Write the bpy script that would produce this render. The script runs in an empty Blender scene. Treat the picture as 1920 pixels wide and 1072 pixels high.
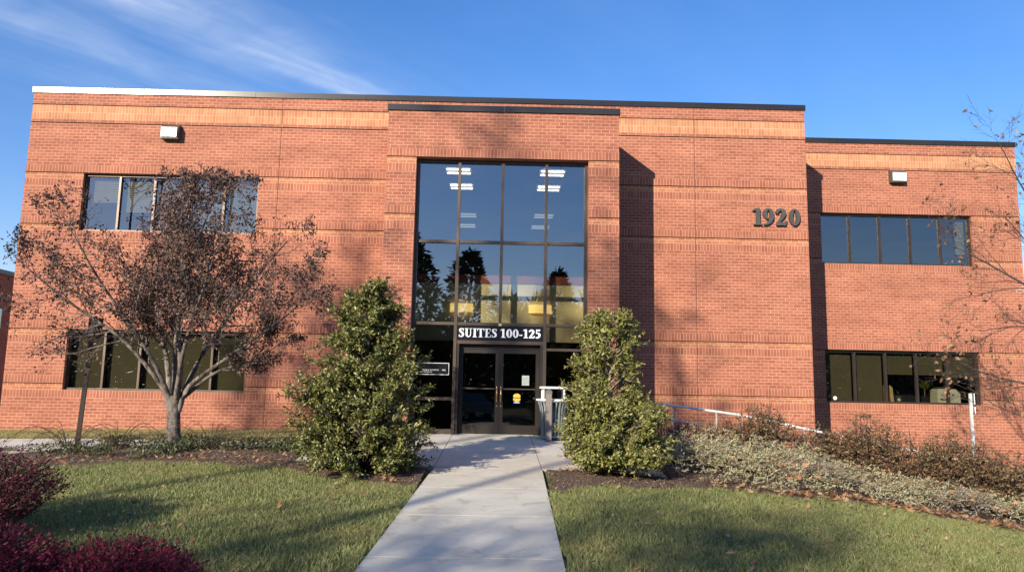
import bpy, bmesh, math, random
import numpy as np
from mathutils import Vector, Matrix
R_ = math.radians
SC = bpy.context.scene
COL = SC.collection

# ------------------------------------------------------------------ camera
cd = bpy.data.cameras.new('camera'); cam = bpy.data.objects.new('camera', cd); COL.objects.link(cam)
cd.sensor_width = 36.0; cd.lens = 26.25; cd.clip_end = 3000; cd.clip_start = 0.1
RX = Vector((0.99968978, -0.01670032, 0.01847804)); UP = Vector((-0.02054363, -0.13343383, 0.99084478)); FW = Vector((0.01408183, 0.99091701, 0.13373552))
cam.matrix_world = Matrix(((RX.x, UP.x, -FW.x, 0.0), (RX.y, UP.y, -FW.y, -19.5), (RX.z, UP.z, -FW.z, 1.05), (0, 0, 0, 1)))
SC.camera = cam

# ------------------------------------------------------------------ world
SUN = Vector((-0.60, -1.0, 0.45)).normalized()
SUN_EL = math.asin(SUN.z); SUN_ROT = math.atan2(SUN.x, SUN.y)
SKY_STRENGTH = 0.095
w = bpy.data.worlds.new('World'); SC.world = w; w.use_nodes = True
nt = w.node_tree; N = nt.nodes; L = nt.links
for n in list(N): N.remove(n)
out = N.new('ShaderNodeOutputWorld'); bg = N.new('ShaderNodeBackground'); L.new(bg.outputs[0], out.inputs[0])
sky = N.new('ShaderNodeTexSky'); sky.sky_type = 'NISHITA'; sky.sun_disc = False
sky.sun_elevation = SUN_EL; sky.sun_rotation = SUN_ROT; sky.air_density = 1.25; sky.dust_density = 0.1; sky.ozone_density = 3.2; sky.altitude = 120
bg.inputs[1].default_value = SKY_STRENGTH
tc = N.new('ShaderNodeTexCoord'); sep = N.new('ShaderNodeSeparateXYZ'); L.new(tc.outputs['Generated'], sep.inputs[0])
def wm(op, a, b=None):
    n = N.new('ShaderNodeMath'); n.operation = op
    for i, v in enumerate((a, b)):
        if v is None: continue
        if isinstance(v, (int, float)): n.inputs[i].default_value = v
        else: L.new(v, n.inputs[i])
    return n.outputs[0]
zc = wm('MAXIMUM', sep.outputs[2], 0.06)
cu = wm('DIVIDE', sep.outputs[0], zc); cv = wm('DIVIDE', sep.outputs[1], zc)
cmb = N.new('ShaderNodeCombineXYZ'); L.new(cu, cmb.inputs[0]); L.new(cv, cmb.inputs[1])
# streak direction of the cirrus in the cloud plane
mpr = N.new('ShaderNodeVectorRotate'); mpr.rotation_type = 'Z_AXIS'; mpr.inputs['Angle'].default_value = R_(-53); L.new(cmb.outputs[0], mpr.inputs['Vector'])
sp2 = N.new('ShaderNodeSeparateXYZ'); L.new(mpr.outputs[0], sp2.inputs[0])
# mpr.x = along streak, mpr.y = across streaks
wv = N.new('ShaderNodeCombineXYZ'); L.new(wm('MULTIPLY', sp2.outputs[0], 0.8), wv.inputs[0]); L.new(wm('MULTIPLY', sp2.outputs[1], 3.6), wv.inputs[1])
nz = N.new('ShaderNodeTexNoise'); nz.inputs['Scale'].default_value = 1.0; nz.inputs['Detail'].default_value = 7; nz.inputs['Roughness'].default_value = 0.50; nz.inputs['Distortion'].default_value = 0.8
L.new(wv.outputs[0], nz.inputs['Vector'])
mr = N.new('ShaderNodeMapRange'); mr.inputs['From Min'].default_value = 0.38; mr.inputs['From Max'].default_value = 0.95; L.new(nz.outputs[0], mr.inputs[0])
def bell(src, c, wid):
    d = wm('DIVIDE', wm('SUBTRACT', src, c), wid)
    return wm('POWER', 2.718, wm('MULTIPLY', wm('MULTIPLY', d, d), -1.0))
main_band = bell(sp2.outputs[1], 1.89, 0.19)
left_band = wm('MULTIPLY', bell(sp2.outputs[1], 2.42, 0.30), 0.5)
behind = wm('MULTIPLY', wm('LESS_THAN', sep.outputs[1], 0.0), 0.35)
front = wm('MULTIPLY', wm('GREATER_THAN', sep.outputs[1], 0.0), wm('ADD', wm('ADD', main_band, left_band), 0.06))
n2 = N.new('ShaderNodeTexNoise'); n2.inputs['Scale'].default_value = 1.6; n2.inputs['Detail'].default_value = 3; L.new(cmb.outputs[0], n2.inputs['Vector'])
base = wm('ADD', mr.outputs[0], wm('MULTIPLY', n2.outputs[0], 0.30))
cl = wm('MULTIPLY', base, wm('ADD', front, behind))
nz3 = N.new('ShaderNodeTexNoise'); nz3.inputs['Scale'].default_value = 4.5; nz3.inputs['Detail'].default_value = 6; nz3.inputs['Distortion'].default_value = 1.2; L.new(cmb.outputs[0], nz3.inputs['Vector'])
cl = wm('MULTIPLY', cl, wm('ADD', 0.25, wm('MULTIPLY', nz3.outputs[0], 1.15)))
cl = wm('MINIMUM', wm('MULTIPLY', cl, 0.85), 0.8)
mx = N.new('ShaderNodeMixRGB'); L.new(cl, mx.inputs[0]); hs = N.new('ShaderNodeHueSaturation'); hs.inputs['Saturation'].default_value = 1.28; hs.inputs['Value'].default_value = 1.17; L.new(sky.outputs[0], hs.inputs['Color']); tn = N.new('ShaderNodeMixRGB'); tn.blend_type = 'MULTIPLY'; tn.inputs[0].default_value = 1; tn.inputs[2].default_value = (0.99, 0.88, 1.09, 1); L.new(hs.outputs[0], tn.inputs[1]); L.new(tn.outputs[0], mx.inputs[1]); mx.inputs[2].default_value = (5.6, 6.3, 7.4, 1)
L.new(mx.outputs[0], bg.inputs[0])

# ------------------------------------------------------------------ sun
sl = bpy.data.lights.new('sun', 'SUN'); so = bpy.data.objects.new('sun', sl); COL.objects.link(so)
sl.energy = 5.0; sl.angle = R_(0.53); sl.color = (1.0, 0.885, 0.70)
so.rotation_euler = SUN.to_track_quat('Z', 'Y').to_euler(); so.location = (-30, -50, 25)
SC.view_settings.view_transform = 'Standard'; SC.view_settings.look = 'None'; SC.view_settings.gamma = 1.0; SC.view_settings.exposure = 0.70
SC.view_settings.use_curve_mapping = False
SC.render.engine = 'CYCLES'; SC.cycles.max_bounces = 7; SC.cycles.transparent_max_bounces = 10
SC.cycles.diffuse_bounces = 4; SC.cycles.glossy_bounces = 3

# ------------------------------------------------------------------ materials
def newmat(name):
    m = bpy.data.materials.new(name); m.use_nodes = True
    return m, m.node_tree, m.node_tree.nodes['Principled BSDF']
def mat(name, col, rough=0.6, metal=0.0, var=0.12, scale=6.0, bump=0.0, spec=0.5, coat=0.0, stretch=(1, 1, 1)):
    m, t, b = newmat(name)
    tcn = t.nodes.new('ShaderNodeTexCoord'); mpn = t.nodes.new('ShaderNodeMapping'); mpn.inputs['Scale'].default_value = stretch
    t.links.new(tcn.outputs['Object'], mpn.inputs[0])
    no = t.nodes.new('ShaderNodeTexNoise'); no.inputs['Scale'].default_value = scale; no.inputs['Detail'].default_value = 6
    t.links.new(mpn.outputs[0], no.inputs['Vector'])
    cr = t.nodes.new('ShaderNodeValToRGB'); cr.color_ramp.elements[0].position = 0.3; cr.color_ramp.elements[1].position = 0.7
    cr.color_ramp.elements[0].color = tuple(c * (1 - var) for c in col) + (1,); cr.color_ramp.elements[1].color = tuple(min(1, c * (1 + var)) for c in col) + (1,)
    t.links.new(no.outputs[0], cr.inputs[0]); t.links.new(cr.outputs[0], b.inputs['Base Color'])
    b.inputs['Roughness'].default_value = rough; b.inputs['Metallic'].default_value = metal; b.inputs['Specular IOR Level'].default_value = spec
    b.inputs['Coat Weight'].default_value = coat
    if bump:
        bp = t.nodes.new('ShaderNodeBump'); bp.inputs['Strength'].default_value = bump; bp.inputs['Distance'].default_value = 0.02
        t.links.new(no.outputs[0], bp.inputs['Height']); t.links.new(bp.outputs[0], b.inputs['Normal'])
    return m
def leafmat(name, cols, rough=0.5, trans=0.2, spec=0.4):
    m, t, b = newmat(name)
    ge = t.nodes.new('ShaderNodeNewGeometry'); cr = t.nodes.new('ShaderNodeValToRGB')
    els = cr.color_ramp.elements
    while len(els) < len(cols): els.new(0.5)
    for i, c in enumerate(cols):
        els[i].position = i / (len(cols) - 1); els[i].color = tuple(c) + (1,)
    t.links.new(ge.outputs['Random Per Island'], cr.inputs[0]); t.links.new(cr.outputs[0], b.inputs['Base Color'])
    b.inputs['Roughness'].default_value = rough; b.inputs['Specular IOR Level'].default_value = spec
    if trans > 0:
        tr = t.nodes.new('ShaderNodeBsdfTranslucent'); t.links.new(cr.outputs[0], tr.inputs[0])
        mi = t.nodes.new('ShaderNodeMixShader'); mi.inputs[0].default_value = trans
        t.links.new(b.outputs[0], mi.inputs[1]); t.links.new(tr.outputs[0], mi.inputs[2])
        t.links.new(mi.outputs[0], t.nodes['Material Output'].inputs[0])
    return m
def brickmat(name, c1, c2, mortar, bw, bh, offset, msize=0.0075):
    m, t, b = newmat(name)
    uv = t.nodes.new('ShaderNodeUVMap'); uv.uv_map = 'UVMap'
    br = t.nodes.new('ShaderNodeTexBrick'); br.offset = offset; br.offset_frequency = 2
    t.links.new(uv.outputs[0], br.inputs['Vector'])
    br.inputs['Scale'].default_value = 1.0; br.inputs['Brick Width'].default_value = bw; br.inputs['Row Height'].default_value = bh
    br.inputs['Mortar Size'].default_value = msize; br.inputs['Mortar Smooth'].default_value = 0.25; br.inputs['Bias'].default_value = 0.0
    br.inputs['Color1'].default_value = tuple(c1) + (1,); br.inputs['Color2'].default_value = tuple(c2) + (1,)
    # the mortar is cleaner in some stretches, dirtier in others
    nm = t.nodes.new('ShaderNodeTexNoise'); nm.inputs['Scale'].default_value = 1.7; nm.inputs['Detail'].default_value = 4; t.links.new(uv.outputs[0], nm.inputs['Vector'])
    rm = t.nodes.new('ShaderNodeValToRGB'); rm.color_ramp.elements[0].position = 0.38; rm.color_ramp.elements[1].position = 0.66
    rm.color_ramp.elements[0].color = tuple(0.72 * x + 0.28 * y for x, y in zip(mortar, c1)) + (1,); rm.color_ramp.elements[1].color = tuple(mortar) + (1,)
    t.links.new(nm.outputs[0], rm.inputs[0]); t.links.new(rm.outputs[0], br.inputs['Mortar'])
    # broad weathering, streaked along the courses
    mp1 = t.nodes.new('ShaderNodeMapping'); mp1.inputs['Scale'].default_value = (0.35, 1.5, 1); t.links.new(uv.outputs[0], mp1.inputs[0])
    n1 = t.nodes.new('ShaderNodeTexNoise'); n1.inputs['Scale'].default_value = 1.3; n1.inputs['Detail'].default_value = 8; n1.inputs['Roughness'].default_value = 0.65; t.links.new(mp1.outputs[0], n1.inputs['Vector'])
    r1 = t.nodes.new('ShaderNodeValToRGB'); r1.color_ramp.elements[0].position = 0.28; r1.color_ramp.elements[1].position = 0.74
    r1.color_ramp.elements[0].color = (0.72, 0.69, 0.68, 1); r1.color_ramp.elements[1].color = (1.18, 1.18, 1.15, 1)
    t.links.new(n1.outputs[0], r1.inputs[0])
    # brick-to-brick grain
    n3 = t.nodes.new('ShaderNodeTexNoise'); n3.inputs['Scale'].default_value = 38; n3.inputs['Detail'].default_value = 3; t.links.new(uv.outputs[0], n3.inputs['Vector'])
    r3 = t.nodes.new('ShaderNodeValToRGB'); r3.color_ramp.elements[0].position = 0.3; r3.color_ramp.elements[1].position = 0.7
    r3.color_ramp.elements[0].color = (0.88, 0.87, 0.86, 1); r3.color_ramp.elements[1].color = (1.1, 1.1, 1.1, 1); t.links.new(n3.outputs[0], r3.inputs[0])
    a = t.nodes.new('ShaderNodeMixRGB'); a.blend_type = 'MULTIPLY'; a.inputs[0].default_value = 1; t.links.new(br.outputs[0], a.inputs[1]); t.links.new(r1.outputs[0], a.inputs[2])
    c = t.nodes.new('ShaderNodeMixRGB'); c.blend_type = 'MULTIPLY'; c.inputs[0].default_value = 1; t.links.new(a.outputs[0], c.inputs[1]); t.links.new(r3.outputs[0], c.inputs[2])
    # a few white efflorescence joints
    nw = t.nodes.new('ShaderNodeTexNoise'); nw.inputs['Scale'].default_value = 0.8; nw.inputs['Detail'].default_value = 2; t.links.new(uv.outputs[0], nw.inputs['Vector'])
    rw = t.nodes.new('ShaderNodeValToRGB'); rw.color_ramp.elements[0].position = 0.70; rw.color_ramp.elements[1].position = 0.76; t.links.new(nw.outputs[0], rw.inputs[0])
    mw = t.nodes.new('ShaderNodeMath'); mw.operation = 'MULTIPLY'; t.links.new(rw.outputs[0], mw.inputs[0]); t.links.new(br.outputs['Fac'], mw.inputs[1])
    d = t.nodes.new('ShaderNodeMixRGB'); t.links.new(mw.outputs[0], d.inputs[0]); t.links.new(c.outputs[0], d.inputs[1]); d.inputs[2].default_value = (0.62, 0.52, 0.44, 1)
    t.links.new(d.outputs[0], b.inputs['Base Color'])
    b.inputs['Roughness'].default_value = 0.85; b.inputs['Specular IOR Level'].default_value = 0.25
    bp = t.nodes.new('ShaderNodeBump'); bp.invert = True; bp.inputs['Strength'].default_value = 0.5; bp.inputs['Distance'].default_value = 0.006
    t.links.new(br.outputs['Fac'], bp.inputs['Height']); t.links.new(bp.outputs[0], b.inputs['Normal'])
    return m
def glassmat(name, tint, refl):
    m, t, b = newmat(name); t.nodes.remove(b)
    tr = t.nodes.new('ShaderNodeBsdfTransparent'); tr.inputs[0].default_value = tuple(tint) + (1,)
    gl = t.nodes.new('ShaderNodeBsdfGlossy'); gl.inputs['Roughness'].default_value = 0.0; gl.inputs[0].default_value = (0.92, 0.97, 1.0, 1)
    fr = t.nodes.new('ShaderNodeFresnel'); fr.inputs[0].default_value = 1.5
    ad = t.nodes.new('ShaderNodeMath'); ad.operation = 'ADD'; ad.inputs[1].default_value = refl - 0.04; ad.use_clamp = True; t.links.new(fr.outputs[0], ad.inputs[0])
    no = t.nodes.new('ShaderNodeTexNoise'); no.inputs['Scale'].default_value = 0.9; no.inputs['Detail'].default_value = 1
    tcn = t.nodes.new('ShaderNodeTexCoord'); t.links.new(tcn.outputs['Object'], no.inputs['Vector'])
    bp = t.nodes.new('ShaderNodeBump'); bp.inputs['Strength'].default_value = 0.16; bp.inputs['Distance'].default_value = 0.02; t.links.new(no.outputs[0], bp.inputs['Height']); t.links.new(bp.outputs[0], gl.inputs['Normal'])
    mi = t.nodes.new('ShaderNodeMixShader'); t.links.new(ad.outputs[0], mi.inputs[0]); t.links.new(tr.outputs[0], mi.inputs[1]); t.links.new(gl.outputs[0], mi.inputs[2])
    t.links.new(mi.outputs[0], t.nodes['Material Output'].inputs[0])
    return m
def emit(name, col, s):
    m, t, b = newmat(name)
    b.inputs['Base Color'].default_value = tuple(col) + (1,); b.inputs['Emission Color'].default_value = tuple(col) + (1,); b.inputs['Emission Strength'].default_value = s
    return m

CRS = 0.0813; BL = 0.2032
RED1, RED2, MORT = (0.365, 0.140, 0.090), (0.285, 0.099, 0.066), (0.53, 0.30, 0.21)
TAN1, TAN2, MORTT = (0.51, 0.255, 0.138), (0.42, 0.180, 0.098), (0.58, 0.37, 0.25)
M = {}
M['red'] = brickmat('red_brick', RED1, RED2, MORT, BL, CRS, 0.5)
M['redsol'] = brickmat('red_soldier_brick', RED1, RED2, MORT, CRS, BL, 0.0)
M['tan'] = brickmat('tan_brick', (0.44, 0.190, 0.105), (0.35, 0.130, 0.076), MORTT, BL, CRS, 0.5)
M['tansol'] = brickmat('tan_soldier_brick', TAN1, TAN2, MORTT, CRS, BL, 0.0)
M['joint'] = mat('dark_joint', (0.03, 0.017, 0.013), 0.9)
M['caulk'] = mat('brown_caulk', (0.12, 0.05, 0.035), 0.9)
M['coping'] = mat('bronze_coping', (0.022, 0.020, 0.018), 0.25, 0.0, 0.25, 1.2, spec=0.45, stretch=(0.5, 1, 4))
M['alu'] = mat('bronze_aluminium', (0.085, 0.064, 0.053), 0.42, 0.75, 0.15, 2.0, spec=0.6)
M['aludark'] = mat('dark_aluminium', (0.026, 0.021, 0.019), 0.4, 0.4, 0.15, 2.0)
M['glass'] = glassmat('tinted_glass', (0.84, 0.82, 0.70), 0.21)
M['glassoff'] = glassmat('office_glass', (0.58, 0.57, 0.49), 0.17)
M['glassdoor'] = glassmat('door_glass', (0.35, 0.35, 0.33), 0.07)
M['black'] = mat('black_sheet', (0.006, 0.006, 0.008), 0.25, 0, 0.1, 3)
M['white'] = mat('white_letter', (0.85, 0.86, 0.88), 0.5, 0, 0.03, 3)
M['bronzeletter'] = mat('grey_bronze_letter', (0.060, 0.062, 0.060), 0.5, 0.1, 0.12, 5)
M['cream'] = mat('cream_plaster', (0.62, 0.55, 0.36), 0.8, 0, 0.04, 2)
M['maroon'] = mat('maroon_trim', (0.22, 0.045, 0.03), 0.6, 0, 0.1, 3)
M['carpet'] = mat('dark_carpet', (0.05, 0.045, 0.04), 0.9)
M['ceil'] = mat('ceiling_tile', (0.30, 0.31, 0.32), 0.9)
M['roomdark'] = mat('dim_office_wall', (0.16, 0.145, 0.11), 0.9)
M['navy'] = mat('navy_partition', (0.012, 0.014, 0.026), 0.9)
M['tube'] = emit('fluorescent_tube', (1.0, 0.95, 0.82), 2.6)
M['tubedim'] = emit('dim_fluorescent_tube', (0.8, 0.85, 0.9), 0.30)
M['shade'] = emit('warm_lamp_shade', (1.0, 0.72, 0.26), 0.6)
M['pale'] = mat('pale_plastic', (0.74, 0.75, 0.68), 0.5, 0, 0.05, 20)
M['galv'] = mat('galvanised_steel', (0.56, 0.565, 0.56), 0.5, 0.0, 0.15, 12)
M['binsteel'] = mat('grey_coated_steel', (0.25, 0.29, 0.29), 0.45, 0.2, 0.1, 8)
M['binrim'] = mat('pale_grey_rim', (0.70, 0.71, 0.70), 0.5, 0, 0.06, 8)
M['taupe'] = mat('taupe_post', (0.17, 0.14, 0.13), 0.6, 0, 0.1, 6)
M['taupecap'] = mat('grey_post_cap', (0.10, 0.105, 0.10), 0.6, 0, 0.1, 6)
M['brownpost'] = mat('dark_brown_post', (0.030, 0.021, 0.018), 0.5, 0, 0.2, 6)
M['signback'] = mat('brown_sign_back', (0.10, 0.065, 0.05), 0.6, 0, 0.2, 6)
M['housing'] = mat('grey_bronze_housing', (0.085, 0.09, 0.085), 0.5, 0.2, 0.1, 10)
M['lens'] = mat('prismatic_lens', (0.80, 0.82, 0.78), 0.35, 0, 0.06, 25, bump=0.2)
M['yellow'] = mat('yellow_sticker', (0.55, 0.36, 0.04), 0.5, 0, 0.3, 60)
M['blue'] = mat('blue_sticker', (0.02, 0.05, 0.30), 0.5)
M['paper'] = mat('grey_paper', (0.30, 0.34, 0.32), 0.8, 0, 0.1, 40)
M['brass'] = mat('worn_bronze_pull', (0.42, 0.27, 0.15), 0.3, 0.8, 0.1, 10)
M['card'] = mat('cardboard', (0.55, 0.42, 0.18), 0.8)
M['cardbrown'] = mat('brown_fabric', (0.28, 0.12, 0.04), 0.8)
M['blind'] = mat('dark_blind', (0.115, 0.105, 0.07), 0.8, 0, 0.15, 1.2)
M['slat'] = mat('pale_blind_slat', (0.26, 0.245, 0.185), 0.7)
M['bark'] = mat('grey_bark', (0.135, 0.112, 0.098), 0.9, 0, 0.9, 13, bump=0.7, stretch=(1, 1, 0.6))
M['twig'] = mat('dark_twig', (0.055, 0.042, 0.038), 0.9, 0, 0.3, 12)
M['cane'] = mat('brown_cane', (0.06, 0.035, 0.025), 0.8, 0, 0.3, 12)
M['palebark'] = mat('pale_twig', (0.24, 0.20, 0.15), 0.85, 0, 0.3, 12)
M['concrete'] = None

def concrete():
    m, t, b = newmat('pale_concrete')
    tcn = t.nodes.new('ShaderNodeTexCoord')
    n1 = t.nodes.new('ShaderNodeTexNoise'); n1.inputs['Scale'].default_value = 0.9; n1.inputs['Detail'].default_value = 8; n1.inputs['Roughness'].default_value = 0.62; t.links.new(tcn.outputs['Object'], n1.inputs['Vector'])
    n2 = t.nodes.new('ShaderNodeTexNoise'); n2.inputs['Scale'].default_value = 90; n2.inputs['Detail'].default_value = 3; t.links.new(tcn.outputs['Object'], n2.inputs['Vector'])
    r = t.nodes.new('ShaderNodeValToRGB'); r.color_ramp.elements[0].position = 0.3; r.color_ramp.elements[1].position = 0.72
    r.color_ramp.elements[0].color = (0.47, 0.435, 0.365, 1); r.color_ramp.elements[1].color = (0.66, 0.62, 0.535, 1); t.links.new(n1.outputs[0], r.inputs[0])
    r2 = t.nodes.new('ShaderNodeValToRGB'); r2.color_ramp.elements[0].position = 0.28; r2.color_ramp.elements[1].position = 0.62
    r2.color_ramp.elements[0].color = (0.80, 0.80, 0.80, 1); r2.color_ramp.elements[1].color = (1.04, 1.04, 1.04, 1); t.links.new(n2.outputs[0], r2.inputs[0])
    a = t.nodes.new('ShaderNodeMixRGB'); a.blend_type = 'MULTIPLY'; a.inputs[0].default_value = 1; t.links.new(r.outputs[0], a.inputs[1]); t.links.new(r2.outputs[0], a.inputs[2])
    n4 = t.nodes.new('ShaderNodeTexNoise'); n4.inputs['Scale'].default_value = 3.2; n4.inputs['Detail'].default_value = 5; n4.inputs['Distortion'].default_value = 1.0; t.links.new(tcn.outputs['Object'], n4.inputs['Vector'])
    r4 = t.nodes.new('ShaderNodeValToRGB'); r4.color_ramp.elements[0].position = 0.30; r4.color_ramp.elements[1].position = 0.44; r4.color_ramp.elements[0].color = (0.80, 0.78, 0.74, 1); r4.color_ramp.elements[1].color = (1, 1, 1, 1); t.links.new(n4.outputs[0], r4.inputs[0])
    a2 = t.nodes.new('ShaderNodeMixRGB'); a2.blend_type = 'MULTIPLY'; a2.inputs[0].default_value = 1; t.links.new(a.outputs[0], a2.inputs[1]); t.links.new(r4.outputs[0], a2.inputs[2])
    t.links.new(a2.outputs[0], b.inputs['Base Color']); b.inputs['Roughness'].default_value = 0.9
    bp = t.nodes.new('ShaderNodeBump'); bp.inputs['Strength'].default_value = 0.25; bp.inputs['Distance'].default_value = 0.004; t.links.new(n2.outputs[0], bp.inputs['Height']); t.links.new(bp.outputs[0], b.inputs['Normal'])
    return m
M['concrete'] = concrete()
def soilmat(name, cols, scale):
    m, t, b = newmat(name)
    tcn = t.nodes.new('ShaderNodeTexCoord')
    n1 = t.nodes.new('ShaderNodeTexNoise'); n1.inputs['Scale'].default_value = scale; n1.inputs['Detail'].default_value = 9; n1.inputs['Roughness'].default_value = 0.7; t.links.new(tcn.outputs['Object'], n1.inputs['Vector'])
    r = t.nodes.new('ShaderNodeValToRGB'); els = r.color_ramp.elements
    while len(els) < len(cols): els.new(0.5)
    for i, c in enumerate(cols): els[i].position = 0.3 + 0.4 * i / (len(cols) - 1); els[i].color = tuple(c) + (1,)
    t.links.new(n1.outputs[0], r.inputs[0]); t.links.new(r.outputs[0], b.inputs['Base Color']); b.inputs['Roughness'].default_value = 1.0; b.inputs['Specular IOR Level'].default_value = 0.1
    bp = t.nodes.new('ShaderNodeBump'); bp.inputs['Strength'].default_value = 0.6; bp.inputs['Distance'].default_value = 0.03; t.links.new(n1.outputs[0], bp.inputs['Height']); t.links.new(bp.outputs[0], b.inputs['Normal'])
    return m
M['soil'] = soilmat('turf_soil', [(0.05, 0.06, 0.024), (0.10, 0.11, 0.042), (0.15, 0.135, 0.065)], 3.0)
M['mulch'] = soilmat('mulch', [(0.05, 0.034, 0.026), (0.13, 0.09, 0.068), (0.24, 0.18, 0.14)], 22.0)
M['asphalt'] = mat('asphalt', (0.05, 0.05, 0.052), 0.9, 0, 0.2, 30)
M['lsoil'] = M['soil']
M['grass'] = leafmat('grass_blade', [(0.11, 0.138, 0.042), (0.20, 0.232, 0.075), (0.29, 0.31, 0.115), (0.42, 0.385, 0.20)], 0.5, 0.3)
M['drygrass'] = leafmat('dry_lawn_blade', [(0.32, 0.28, 0.11), (0.44, 0.37, 0.17), (0.28, 0.28, 0.10)], 0.6, 0.3)
M['holly'] = leafmat('holly_leaf', [(0.050, 0.060, 0.018), (0.115, 0.130, 0.034), (0.20, 0.205, 0.055), (0.31, 0.29, 0.11)], 0.42, 0.14, 0.45)
M['hollyb'] = leafmat('yellow_holly_leaf', [(0.065, 0.080, 0.020), (0.15, 0.165, 0.038), (0.24, 0.245, 0.062), (0.34, 0.31, 0.11)], 0.45, 0.16, 0.45)
M['dryleaf'] = leafmat('dry_brown_leaf', [(0.055, 0.034, 0.031), (0.12, 0.074, 0.064), (0.20, 0.135, 0.115), (0.155, 0.08, 0.06)], 0.7, 0.12, 0.2)
M['redleaf'] = leafmat('crimson_leaf', [(0.11, 0.010, 0.022), (0.21, 0.015, 0.036), (0.31, 0.04, 0.060)], 0.55, 0.25)
M['purpleleaf'] = leafmat('purple_leaf', [(0.055, 0.012, 0.018), (0.11, 0.018, 0.030), (0.16, 0.030, 0.042)], 0.55, 0.2)
M['juniper'] = leafmat('juniper_sprig', [(0.23, 0.235, 0.115), (0.40, 0.385, 0.225), (0.52, 0.48, 0.33), (0.34, 0.27, 0.20)], 0.8, 0.15, 0.2)
M['juniperdull'] = leafmat('dull_juniper_sprig', [(0.20, 0.165, 0.13), (0.30, 0.26, 0.21), (0.38, 0.34, 0.28), (0.25, 0.24, 0.15)], 0.8, 0.15, 0.2)
M['rose'] = leafmat('bronze_green_leaf', [(0.145, 0.075, 0.045), (0.14, 0.115, 0.052), (0.23, 0.12, 0.078), (0.15, 0.155, 0.062)], 0.5, 0.15)
M['greenlow'] = leafmat('low_green_leaf', [(0.035, 0.050, 0.022), (0.07, 0.09, 0.035), (0.12, 0.125, 0.06)], 0.45, 0.12)
M['hay'] = leafmat('russet_grass', [(0.22, 0.11, 0.065), (0.32, 0.18, 0.11), (0.27, 0.13, 0.08)], 0.7, 0.25)
M['oakleaf'] = leafmat('fallen_oak_leaf', [(0.34, 0.150, 0.070), (0.46, 0.25, 0.13), (0.42, 0.30, 0.19), (0.24, 0.13, 0.08)], 0.7, 0.2, 0.25)
M['tanleaf'] = leafmat('pale_hanging_leaf', [(0.40, 0.24, 0.13), (0.16, 0.075, 0.04), (0.12, 0.06, 0.035), (0.45, 0.30, 0.19)], 0.7, 0.2, 0.25)
M['fir'] = leafmat('dark_evergreen', [(0.030, 0.042, 0.022), (0.055, 0.072, 0.034), (0.085, 0.095, 0.048)], 0.6, 0.1)
M['chip'] = leafmat('bark_chip', [(0.09, 0.055, 0.04), (0.20, 0.14, 0.10), (0.30, 0.23, 0.17), (0.13, 0.085, 0.06)], 0.9, 0.0, 0.15)

# ------------------------------------------------------------------ object helpers
def tag(o, label=None, cat=None, group=None, kind=None):
    if label: o['label'] = label
    if cat: o['category'] = cat
    if group: o['group'] = group
    if kind: o['kind'] = kind
    return o
def thing(name, label, cat, loc=(0, 0, 0), group=None, kind=None):
    o = bpy.data.objects.new(name, None); o.empty_display_size = 0.2; o.location = loc; COL.objects.link(o)
    return tag(o, label, cat, group, kind)
def link(name, me, parent=None, loc=None):
    o = bpy.data.objects.new(name, me); COL.objects.link(o)
    if parent is not None: o.parent = parent
    if loc is not None: o.location = loc
    return o
def kids(o): return [c for c in bpy.data.objects if c.parent == o]
def dup(o, loc, rz=0.0, sc=(1, 1, 1), label=None):
    r = o.copy(); COL.objects.link(r); r.location = loc; r.rotation_euler = (0, 0, rz); r.scale = sc
    if label: r['label'] = label
    for ch in kids(o):
        c = ch.copy(); COL.objects.link(c); c.parent = r
        for g_ in kids(ch):
            d = g_.copy(); COL.objects.link(d); d.parent = c
    return r

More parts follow.
